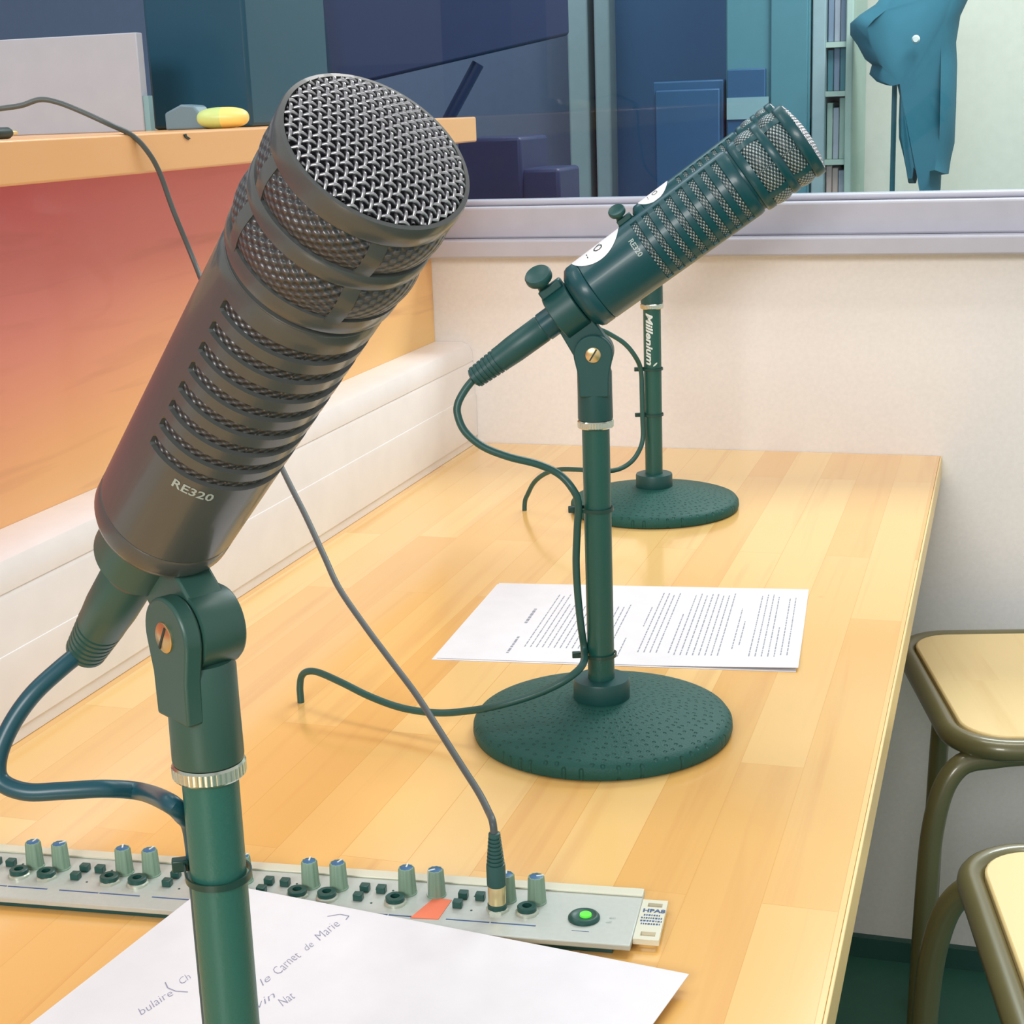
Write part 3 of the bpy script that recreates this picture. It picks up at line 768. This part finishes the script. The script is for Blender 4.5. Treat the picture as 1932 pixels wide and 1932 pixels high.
# ------------------------------------------------------------------ cables
def plug_part(Tm_, parent, m):
    prof = [(.0086, -.0300), (.0097, -.0302), (.0099, -.0320), (.0099, -.0440), (.0094, -.0446), (.0094, -.0456), (.0098, -.0462), (.0096, -.0700), (.0090, -.0800)]
    s = -.0810
    for k in range(7):
        r = .0090 - .00020 * k
        prof += [(r, s), (r, s - .0018), (r - .0009, s - .0020), (r - .0009, s - .0032)]; s -= .0034
    prof += [(.0050, s - .001), (.0034, s - .0015)]
    MB().lathe([(r, h) for r, h in prof][::-1], 36, Tm_, 'x').build('connector_plug', m, parent)
def mic_cable(label, group, mm, pts, r, mic, plugm):
    o = MB().tube(smooth_path(pts, 8), r, 12).build('microphone_cable', mm); tag(o, label, 'cable', group)
    plug_part(mic.matrix_world.copy(), o, plugm)
    return o
def axp(mic, s): return mic.matrix_world @ Vector((s, 0, 0))
cg_ = 'microphone cables'
dF = .545
RC = .0031
c0 = axp(mF, -.100); dd = (c0 - CAM).dot(F)
ptsF = [axp(mF, -.094), c0, at(118, 1258, d=dd - .004), at(62, 1310, d=dd - .008), at(20, 1370, d=dd - .010), at(-4, 1432, d=dd - .012), at(2, 1474, d=dd - .013), at(50, 1494, d=dd - .015), at(120, 1492, d=dd - .015), at(200, 1488, d=dd - .013), at(268, 1494, d=dd - .009), at(318, 1514, d=.541), at(346, 1538, d=.5465), at(362, 1566, d=.552)]
bk = Vector((-.9, .45, 0)).normalized() * .0132
ptsF += [PF + bk + Vector((0, 0, z)) for z in (.176, .165, .15, .12, .08, .055)] + [PF + bk * 1.9 + Vector((0, 0, .0330)), PF + bk * 5 + Vector((0, 0, .0225)), PF + bk * 8 + Vector((0, 0, .0036)), PF + bk * 14 + Vector((0, 0, .0036))]
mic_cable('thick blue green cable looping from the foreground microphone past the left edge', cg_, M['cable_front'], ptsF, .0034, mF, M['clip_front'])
c0 = axp(mM, -.103); dm = (c0 - CAM).dot(F); dpm = 1.092
ptsM = [axp(mM, -.097), c0, at(878, 735, d=dm), at(864, 762, d=dm), at(864, 785, d=dm), at(878, 815, d=dm), at(912, 843, d=dm), at(960, 862, d=dm), at(1015, 876, d=dm + .003), at(1055, 895, d=dm + .006), at(1080, 922, d=1.094), at(1091, 950, d=1.097),
        at(1089, 1000, d=1.105), at(1087, 1060, d=1.112), at(1090, 1120, d=1.117), at(1096, 1180, d=1.122), at(1102, 1225, d=1.128)]
E_ = at(568, 1325, z=0)
hk_ = E_.y
ptsM += [at(1098, 1256, y=1.012), at(1062, 1286, y=1.000), at(1005, 1312, y=.995), at(940, 1331, y=.990), at(885, 1341, y=.992), at(825, 1345, y=.995), at(760, 1336, y=1.002), at(700, 1315, y=1.01), at(645, 1288, y=1.02), at(602, 1269, y=1.032), at(580, 1267, y=1.037), at(569, 1276, y=1.04), at(566, 1295, y=1.0406), at(567, 1315, y=1.0406), Vector((E_.x, E_.y, -.02))]
mic_cable('dark cable from the middle microphone, tied down its pole and into the table', cg_, M['cable'], ptsM, .0027, mM, M['clip'])
c0 = axp(mR, -.103); dm = (c0 - CAM).dot(F)
E2 = at(989, 963, z=0)
ptsR = [axp(mR, -.097), c0, at(1080, 540, d=dm), at(1078, 562, d=dm), at(1092, 590, d=dm), at(1118, 614, d=1.69), at(1150, 630, d=1.70), at(1178, 648, d=1.705), at(1198, 672, d=1.71), at(1209, 698, d=1.722), at(1211, 740, d=1.728), at(1212, 785, d=1.734), at(1213, 825, d=1.738), at(1206, 850, d=1.735),
        at(1190, 872, d=1.73), at(1165, 886, d=1.725), at(1130, 889, y=1.60), at(1090, 886, y=1.605), at(1055, 886, y=1.615), at(1028, 894, y=1.625), at(1008, 910, y=1.635), at(996, 932, y=1.642), at(990, 950, y=1.6445), Vector((E2.x, E2.y, -.02))]
mic_cable('dark cable arching from the farthest stand into the table', cg_, M['cable'], ptsR, .0026, mR, M['clip'])

# headphone lead from the shelf down to the amplifier
ptsH = [at(-40, 210, d=1.225), at(0, 205, d=1.22), at(40, 199, d=1.22), at(75, 188, d=1.22), at(108, 193, d=1.22), at(150, 209, d=1.22), at(205, 234, d=1.222), at(250, 256, x=XS + .0005), at(280, 288, x=XS + .006), at(302, 328, x=XS + .008), at(328, 400, x=XS + .014), at(375, 516, x=XS + .03)]
KU = Vector((math.cos(.09027), math.sin(.09027), 0)); KV = Vector((-math.sin(.09027), math.cos(.09027), 0)); K0 = Vector((-.1824, .76379, 0))
def KP(u, v, z): return K0 + KU * u + KV * v + Vector((0, 0, z))
JU, JV = -.0763, -.0042
jb = KP(JU, JV, .007)
fall = [(440, 690), (535, 890), (575, 970), (612, 1050), (640, 1110), (690, 1183), (740, 1250), (785, 1310), (825, 1372), (868, 1440), (903, 1495), (921, 1530)]
d0 = (ptsH[-1] - CAM).dot(F); d1 = (jb + Vector((0, 0, .05)) - CAM).dot(F)
for p_ in fall:
    ptsH.append(at(p_[0], p_[1], d=d0 + (d1 - d0) * ((p_[1] - 516) / (1560 - 516))))
ptsH += [jb + Vector((-.0008, .0004, .0530)), jb + Vector((0, 0, .042))]
q0 = ptsH[0]
ptsH = [Vector((q0.x - .16, q0.y - .20, ZS + .0025)), Vector((q0.x - .10, q0.y - .10, ZS + .0025)), Vector((q0.x - .04, q0.y - .03, ZS + .006))] + ptsH
hd = MB().tube(smooth_path(ptsH, 8), .0021, 10).build('headphone_lead', M['cable_thin'])
tag(hd, 'thin dark lead hanging from the shelf and plugged into the amplifier', 'cable')
pp = [(.0024, .0475), (.0032, .0470)]
for k in range(8): pp += [(.0034 + .00022 * k, .0462 - .0022 * k), (.0034 + .00022 * k, .0450 - .0022 * k), (.0029 + .00022 * k, .0448 - .0022 * k), (.0029 + .00022 * k, .0442 - .0022 * k)]
pp += [(.0052, .0285), (.0054, .0270), (.0054, .0160), (.0050, .0155)]
MB().lathe(pp, 28, Matrix.Translation(jb)).build('plug_sleeve', M['cable'], hd)
MB().lathe([(.0049, .0156), (.0050, .0150), (.0050, .0048), (.0044, .0045), (.0030, .0044), (.0030, .0030)], 28, Matrix.Translation(jb)).build('plug_collar', M['gold'], hd)

# cable ties
def tie(P, z, az, off, rc, label, tailang, cat='cable tie'):
    mb = MB(); pts = []
    c = Vector((math.cos(az), math.sin(az), 0)) * off
    loop = []
    n1 = 24; r1 = .0107; r2 = rc + .0007
    base = math.atan2(c.y, c.x); D = off
    bt = math.acos(max(-1, min(1, (r1 - r2) / D)))
    for k in range(n1 + 1):
        a = base + bt + (2 * PI - 2 * bt) * k / n1; loop.append(P + Vector((r1 * math.cos(a), r1 * math.sin(a), z)))
    for k in range(9):
        a = base - bt + 2 * bt * k / 8; loop.append(P + c + Vector((r2 * math.cos(a), r2 * math.sin(a), z)))
    # flat strap: sweep a small rectangle
    vs = []; fs = []; n = len(loop); cen = P + c * .35 + Vector((0, 0, z))
    for p in loop:
        o = (p - cen); o.z = 0; o.normalize()
        for dr_, dz in ((0, -.0012), (.0008, -.0012), (.0008, .0012), (0, .0012)): vs.append(p + o * dr_ + Vector((0, 0, dz)))
    for i in range(n):
        j = (i + 1) % n
        for k in range(4): fs.append((i * 4 + k, i * 4 + (k + 1) % 4, j * 4 + (k + 1) % 4, j * 4 + k))
    loc = Vector((P.x, P.y, z)); T = Matrix.Translation(-loc)
    mb.add(vs, fs, T)
    o = mb.build('cable_tie', M['tie'], loc=loc); tag(o, label, cat, 'cable ties on the stands')
    h = P + c + Vector((math.cos(tailang), math.sin(tailang), 0)) * (r2 + .0014) + Vector((0, 0, z)) - loc
    MB().box(-.0030, .0030, -.002, .002, -.0022, .0022, Matrix.Translation(h) @ Matrix.Rotation(tailang, 4, 'Z')).build('tie_head', M['tie'], o, bevel=.0005)
    return o
lft = math.atan2(-R.y, -R.x)
toc = math.atan2(-PM.y, -PM.x)
tie(PF, at(408, 1630, d=.552).z, math.atan2(.45, -.9), .0132, .0034, 'black cable tie round the nearest pole above the paper', lft + .2)
tie(PM, .166, lft, .0128, .0027, 'upper black cable tie on the middle stand pole', lft)
tie(PM, .058, lft, .0128, .0027, 'lower black cable tie just above the middle stand base', lft)
tie(PR, .158, lft, .0126, .0026, 'upper black cable tie on the farthest stand pole', lft)
tie(PR, .107, lft, .0126, .0026, 'lower black cable tie on the farthest stand pole', lft)

# ================================================================== headphone amplifier panel on the table
MK = Matrix((KU, KV, Vector((0, 0, 1)))).transposed().to_4x4(); MK = Matrix.Translation(K0) @ MK
am = thing('headphone_amplifier', 'silver rack panel of knobs and jack sockets lying on the table', 'amplifier', mw=MK)
PT = .007
MB().box(-.4505, .002, -.0312, .0303, .0036, PT).build('panel', M['alu'], am, bevel=.0006)
MB().box(-.44, -.008, -.0285, .0275, .0002, .0036).build('chassis', M['clip'], am)
MB().box(-.4505, .0018, .0218, .0303, PT, PT + .0012).build('rear_flange', M['alu_edge'], am, bevel=.0004)
# ears with two slots each
for sx, x0_, x1_ in ((1, .0021, .0162), (-1, -.4646, -.4506)):
    ear = MB(); ys = [-.0224, -.0185, -.0135, .0130, .0178, .0215]
    outx = x1_ if sx > 0 else x0_; inx = x0_ if sx > 0 else x1_
    sa, sb = sorted((inx + sx * .0035, outx - sx * .0025))
    lo, hi = sorted((inx, outx))
    for a, b, slot in ((-.0224, -.0185, 0), (-.0185, -.0140, 1), (-.0140, .0135, 0), (.0135, .0178, 1), (.0178, .0215, 0)):
        if not slot: ear.box(lo, hi, a, b, .0030, .0062)
        else: ear.box(lo, sa, a, b, .0030, .0062); ear.box(sb, hi, a, b, .0030, .0062)
    eo = ear.build('rack_ear', M['alu_edge'], am)
    if sx > 0:
        ink = MB(); vs, fs = text_mesh('HPA8', .0052, 0, .0002)
        ink.add(vs, fs, Matrix.Translation((.0098, .0088, .00632)))
        for j, (w, yy) in enumerate(((.0095, .0040), (.0118, .0008), (.0118, -.0024), (.0105, -.0056))):
            x = .0095 - w / 2
            while x < .0095 + w / 2 - .0004:
                ln = random.uniform(.0006, .0014); ink.box(x, min(x + ln, .0095 + w / 2), yy - .0008, yy + .0008, .00622, .00634); x += ln + .0005
        ink.build('ear_lettering', M['blue'], eo)
random.seed(11)
for ch in range(7):
    u0 = -.0563 - .0584 * ch           # right knob of the channel
    for kk, du in enumerate((0, -.0172)):
        u = u0 + du; v = .0080
        kb = MB(); n = 40; vs = []; fs = []
        prof = [(.0056, 0), (.0056, .0006), (.0053, .0010), (.0047, .0152), (.0044, .0160), (.0039, .0161), (.0038, .0154)]
        for r, h in prof:
            for k in range(n):
                a = 2 * PI * k / n; rr = r - (.00032 if (k % 4 < 2 and .0008 < h < .0165) else 0); vs.append((u + rr * math.cos(a), v + rr * math.sin(a), PT + h))
        for i in range(len(prof) - 1):
            for k in range(n): fs.append((i * n + k, i * n + (k + 1) % n, (i + 1) * n + (k + 1) % n, (i + 1) * n + k))
        ko = kb.add(vs, fs).build('knob', M['knob'], am, ang=25)
        MB().lathe([(.0038, .0150), (.0037, .0158), (.0034, .0160), (.0001, .0161)], 28, Matrix.Translation((u, v, PT))).build('knob_cap', M['knob_cap'], ko)
        ang = {0: 70, 1: 95}.get(kk) + random.uniform(-25, 25)
        if ch == 0 and kk == 0: ang = 25
        if ch == 1 and kk == 0: ang = 215
        T = Matrix.Translation((u, v, PT)) @ Matrix.Rotation(math.radians(ang), 4, 'Z')
        MB().box(.0002, .0044, -.00045, .00045, .0158, .0164, T).add([(.0043, -.0004, .0158), (.0043, .0004, .0158), (.0052, .0004, .001), (.0052, -.0004, .001), (.0047, -.0004, .0163), (.0047, .0004, .0163), (.0055, .0004, .001), (.0055, -.0004, .001)], [(4, 5, 6, 7), (0, 1, 5, 4), (1, 2, 6, 5), (0, 4, 7, 3)], T).build('pointer', M['paint'], ko)
        uj = u - .0030 if kk == 0 else u - .0036
        vj = -.0047
        if ch == 0 and kk == 1: uj, vj = JU, JV
        if ch == 1 and kk == 0: continue          # covered by the orange tape
        jk = MB().lathe([(.0066, 0), (.0066, .0014), (.0060, .0020), (.0038, .0022)], 6 if (ch + kk) % 2 else 10, Matrix.Translation((uj, vj, PT)), caps=False).build('jack_nut', M['nut'], am)
        MB().lathe([(.0055, .0015), (.0055, .0042), (.0049, .0047), (.0027, .0046), (.0026, .0012), (.0001, .0012)], 28, Matrix.Translation((uj, vj, PT))).build('jack_socket', M['jack'], jk)
    for du, dv in ((-.0423, .0070), (-.0323, .0066), (-.0430, -.0036)):
        u = u0 + du
        MB().box(u - .0027, u + .0027, dv - .0024, dv + .0024, PT, PT + .0042).build('push_button', M['jack'], am, bevel=.0005)
    for du, dv in ((-.0362, .0095), (-.0262, .0092), (-.0345, -.0066)):
        MB().lathe([(.0007, 0), (.0007, .0002)], 10, Matrix.Translation((u0 + du, dv, PT))).build('indicator_dot', M['jack'], am)
    MB().box(u0 - .0462, u0 - .0215, -.0187, -.0177, PT, PT + .00015).build('channel_line', M['blue'], am)
    MB().box(u0 - .0207, u0 + .0045, -.0187, -.0177, PT, PT + .00015).build('channel_line', M['blue'], am)
MB().prism([(-.1225, -.0200), (-.1065, -.0192), (-.1045, .0030), (-.1150, .0042)], PT, PT + .0004).build('orange_tape', M['orange'], am)
pw = MB().lathe([(.0088, 0), (.0088, .0012), (.0080, .0022), (.0070, .0026), (.0062, .0020), (.0040, .0016), (.0001, .0016)], 40, Matrix.Translation((-.0270, -.0062, PT))).build('power_button', M['jack'], am)
MB().lathe([(.0034, .0016), (.0032, .0026), (.0001, .0029)], 28, Matrix.Translation((-.0262, -.0055, PT))).build('power_light', M['led'], pw)
MB().box(-.0315, -.022, -.0203, -.0200, PT, PT + .00015).build('power_line', M['blue'], am)
vs, fs = text_mesh('on', .0036, 0); v2, f2 = text_mesh('off', .0030, 0)
MB().add(vs, fs, Matrix.Translation((-.0115, -.0035, PT + .0002))).add(v2, f2, Matrix.Translation((-.0130, -.0085, PT + .0002))).build('switch_lettering', M['badge'], am)

# ================================================================== papers
def sheet(name, c4, m, label, nx=16, ny=12, zf=lambda u, v: 0, group=None, th=.0004):
    A_, B_, C_, D_ = [Vector(c) for c in c4]    # A far-left, B far-right, C near-right, D near-left
    loc = (A_ + B_ + C_ + D_) / 4; loc.z = 0
    vs = []; fs = []
    for top in (1, 0):
        for j in range(ny + 1):
            for i in range(nx + 1):
                u, v = i / nx, j / ny
                p = (A_ * (1 - u) + B_ * u) * (1 - v) + (D_ * (1 - u) + C_ * u) * v
                vs.append(Vector((p.x, p.y, p.z + zf(u, v) + (th if top else 0))) - loc)
    n = nx + 1; o = (ny + 1) * n
    for j in range(ny):
        for i in range(nx):
            q = (j * n + i, j * n + i + 1, (j + 1) * n + i + 1, (j + 1) * n + i); fs.append(q); fs.append(tuple(x + o for x in q[::-1]))
    ring = [i for i in range(n)] + [j * n + nx for j in range(1, ny + 1)] + [ny * n + i for i in range(nx - 1, -1, -1)] + [j * n for j in range(ny - 1, 0, -1)]
    for k in range(len(ring)):
        a, b = ring[k], ring[(k + 1) % len(ring)]; fs.append((a, b, b + o, a + o))
    ob = MB().add(vs, fs).build(name, m, loc=loc, ang=60); tag(ob, label, 'paper', group)
    def P(u, v, lift=.0001):
        p = (A_ * (1 - u) + B_ * u) * (1 - v) + (D_ * (1 - u) + C_ * u) * v
        return Vector((p.x, p.y, p.z + zf(u, v) + th + lift)) - loc
    return ob, P

# printed pages behind the middle stand
c4 = [at(942, 1101, z=.0006), at(1526, 1113, z=.0006), at(1506, 1266, z=.0006), at(824, 1242, z=.0006)]
c4b = [p + Vector((-.0015, -.002, -.0005)) for p in c4]; c4b[3] = c4b[3] + Vector((-.002, -.001, 0))
sheet('paper_sheet', c4b, M['paper'], 'white sheet underneath the printed page, showing at its left corner', group='printed pages')
curl = lambda u, v: .0035 * max(0, (u - .62)) ** 1.0 * max(0, v - .55) * 4 + .0001
pg1, PP = sheet('paper_sheet', c4, M['paper'], 'top white page with small printed lines behind the middle stand', zf=curl, group='printed pages')
pr = MB(); random.seed(3)
def line(u, v0, v1, th_):
    """a printed line runs across the short side of the page"""
    v = v1
    while v > v0 + .008:
        w = random.uniform(.012, .045); vv = max(v - w, v0)
        q = [PP(u - th_, v), PP(u + th_, v), PP(u + th_, vv), PP(u - th_, vv)]
        pr.add(q, [(0, 1, 2, 3)]); v = vv - .008
line(.180, .35, .55, .0045); line(.188, .72, .92, .0035)
u = .225
plan = [(.14, .84)] * 3 + [(.3, .84)] * 4 + [(.22, .84)] * 3 + [None] * 2 + [(.28, .84)] * 3 + [None] + [(.7, .92)] + [None]
plan += [(.3, .55)] + [(.1, .86)] * 4 + [None, (.35, .86)] + [(.1, .88)] * 8 + [None, (.3, .8), (.45, .75), None] + [(.1, .88)] * 4 + [(.5, .88)] + [(.12, .86)] * 2
for it in plan:
    if it: line(u, it[0] + random.uniform(-.02, .02), it[1], .0017)
    u += .0172
pr.build('printed_text', M['print'], pg1)

# handwritten sheet in the foreground, lying over the front of the amplifier
A_ = at(401, 1665, z=.0125); B_ = at(1300, 1840, z=.0076)
e1 = (B_ - A_); e1.z = 0; Lp = e1.length; e1n = e1.normalized(); e2 = Vector((e1n.y, -e1n.x, 0))
S2 = Lp * .707
D_ = A_ + (at(60, 1932, z=.0035) - A_).normalized() * S2; C_ = B_ + (D_ - A_)
for q in (C_, D_): q.z = 0
def zf(u, v):
    z0 = (A_.z * (1 - u) + B_.z * u) * (1 - v)
    return -z0 + .0003 + z0
hp, HP = sheet('paper_sheet', [A_, B_, C_, D_], M['paper'], 'large white sheet with faint handwriting in the foreground', 30, 24, zf)
# pen strokes
def invHP(px, py):
    p = at(px, py, z=.006); d = p - A_; du = e1n; ev = (D_ - A_); ev.z = 0
    return (d.x * e1n.x + d.y * e1n.y) / Lp, (d.x * ev.x + d.y * ev.y) / ev.length_squared
ink = [MB()]
def stroke(uvs, w=.00028):
    P3 = [HP(u, v, .0002) for u, v in uvs]
    for i in range(len(P3) - 1):
        d = P3[i + 1] - P3[i]; s = Vector((-d.y, d.x, 0)).normalized() * w
        ink[-1].add([P3[i] - s, P3[i] + s, P3[i + 1] + s, P3[i + 1] - s], [(0, 1, 2, 3)])
def word(txt, p0, p1, h):
    """slanted thin letters written from pixel p0 to p1 on the sheet"""
    vs, fs = text_mesh(txt, 1, .45, -.012)
    xs = [v[0] for v in vs]; x0, x1 = min(xs), max(xs)
    a = Vector(invHP(*p0)); b = Vector(invHP(*p1))
    A3, B3 = HP(*a), HP(*b); d = B3 - A3; nrm_ = Vector((-d.y, d.x, 0)).normalized()
    ink[-1].add([A3 + d * ((v[0] - x0) / (x1 - x0)) + nrm_ * ((v[1] + .35 * math.sin(v[0] * 2.1) * .15) * h) for v in vs], fs)
word('bulaire', (286, 1930), (344, 1893), .009); stroke([invHP(*p) for p in ((331, 1873), (336, 1884), (350, 1891), (372, 1894))])
word('Ch', (356, 1874), (374, 1863), .008)
ink.append(MB())
word('le', (497, 1886), (515, 1872), .008); word('Carnet', (522, 1864), (563, 1830), .010); word('de', (571, 1821), (586, 1811), .008); word('Marie', (590, 1802), (628, 1773), .010)
stroke([invHP(*p) for p in ((608, 1760), (630, 1757), (646, 1761), (641, 1768))])
ink.append(MB())
word('vin', (494, 1928), (526, 1907), .008); word('Nat', (534, 1926), (560, 1910), .010)
for k_ in ink: k_.build('handwriting', M['pencil'], hp)

# ================================================================== stools
def make_stool(label, group):
    st = thing('stool', label, 'stool', group=group)
    SH = Z0 - .19
    MB().prism(rrect(.316, .316, .045, 10), SH - .010, SH, None).build('seat', M['seat'], st, bevel=.002)
    rim = [(x, y, SH - .011) for x, y in rrect(.338, .338, .056, 10)]
    MB().tube(rim, .0115, 16, closed=True).build('rim_tube', M['tube'], st, ang=80)
    for sx, sy in ((-1, -1), (1, -1), (1, 1), (-1, 1)):
        pts = []
        q = 1 if sy < 0 else .60
        P0 = Vector((sx * .085 * q, sy * .135, SH - .030)); P1 = Vector((sx * .166 * q, sy * .153, SH - .036)); P2 = Vector((sx * .188 * q, sy * .160, SH - .085)); P3 = Vector((sx * .197 * q, sy * .165, SH - .2)); P4 = Vector((sx * .206 * q, sy * .172, .012))
        MB().tube(smooth_path([P0, Vector((sx * .125 * q, sy * .144, SH - .029)), P1, P2, P3, P4], 8), .0115, 16).build('leg', M['tube'], st, ang=80)
        MB().lathe([(.0128, 0), (.0135, .004), (.0135, .022), (.0120, .026)], 20, Matrix.Translation(P4 - Vector((0, 0, .012)))).build('foot_cap', M['ink'], st)
    return st
s1 = make_stool('square wooden stool with rounded corners against the cream wall', 'school stools')
s1.location = (.095, 1.737, -Z0); s1.rotation_euler.z = math.radians(14)
s2 = copy_thing(s1); s2['label'] = 'nearer wooden stool cut off at the right edge of the photo'
s2.location = (.178, 1.165, -Z0); s2.rotation_euler.z = math.radians(190.5)

# ================================================================== light
def area(name, loc, size, sy, power, col, rot=(0, 0, 0)):
    l = bpy.data.lights.new(name, 'AREA'); l.shape = 'RECTANGLE'; l.size = size; l.size_y = sy; l.energy = power; l.color = col
    o = bpy.data.objects.new(name, l); COL.objects.link(o); o.location = loc; o.rotation_euler = rot; return o
area('ceiling_tube_light', (.0, 1.30, 1.85), 1.3, .16, 7.3, (1, .98, .95))
area('ceiling_tube_light', (.0, 1.52, 1.85), 1.3, .16, 7.3, (1, .98, .95))
area('rear_fill_light', (-.35, -2.9, 1.8), 1.5, .9, 98, (1, .98, .97), (math.radians(58), 0, math.radians(-3)))  # unseen soft fill, added behind the camera and tilted to lift the upright walls
area('ceiling_tube_light', (-1.55, .75, 1.85), .16, 1.3, 7, (1, .98, .96))
area('control_room_light', (.2, 3.1, 1.8), 1.0, .8, 60, (1, .98, .93))
area('control_room_light', (-1.5, 3.3, 1.8), .8, .8, 10, (.93, .96, 1))
w = bpy.data.worlds.new('World'); scene.world = w; w.use_nodes = True
w.node_tree.nodes['Background'].inputs[0].default_value = (.95, .97, 1, 1); w.node_tree.nodes['Background'].inputs[1].default_value = .58

# ================================================================== camera and output look
cd = bpy.data.cameras.new('camera'); co = bpy.data.objects.new('camera', cd); COL.objects.link(co)
cd.sensor_width = 36; cd.sensor_height = 36; cd.lens = FPX / 1932 * 36; cd.clip_start = .01
mm = Matrix((R, U, -F)).transposed().to_4x4(); co.matrix_world = Matrix.Translation(CAM) @ mm
scene.camera = co
for o in list(scene.objects):
    if o.parent is None: o.matrix_world = Matrix.Translation((0, 0, Z0)) @ o.matrix_basis
vs_ = scene.view_settings; vs_.view_transform = 'Standard'; vs_.look = 'None'; vs_.exposure = -.08; vs_.gamma = 1; vs_.use_curve_mapping = False
scene.display_settings.display_device = 'sRGB'
scene.cycles.max_bounces = 8
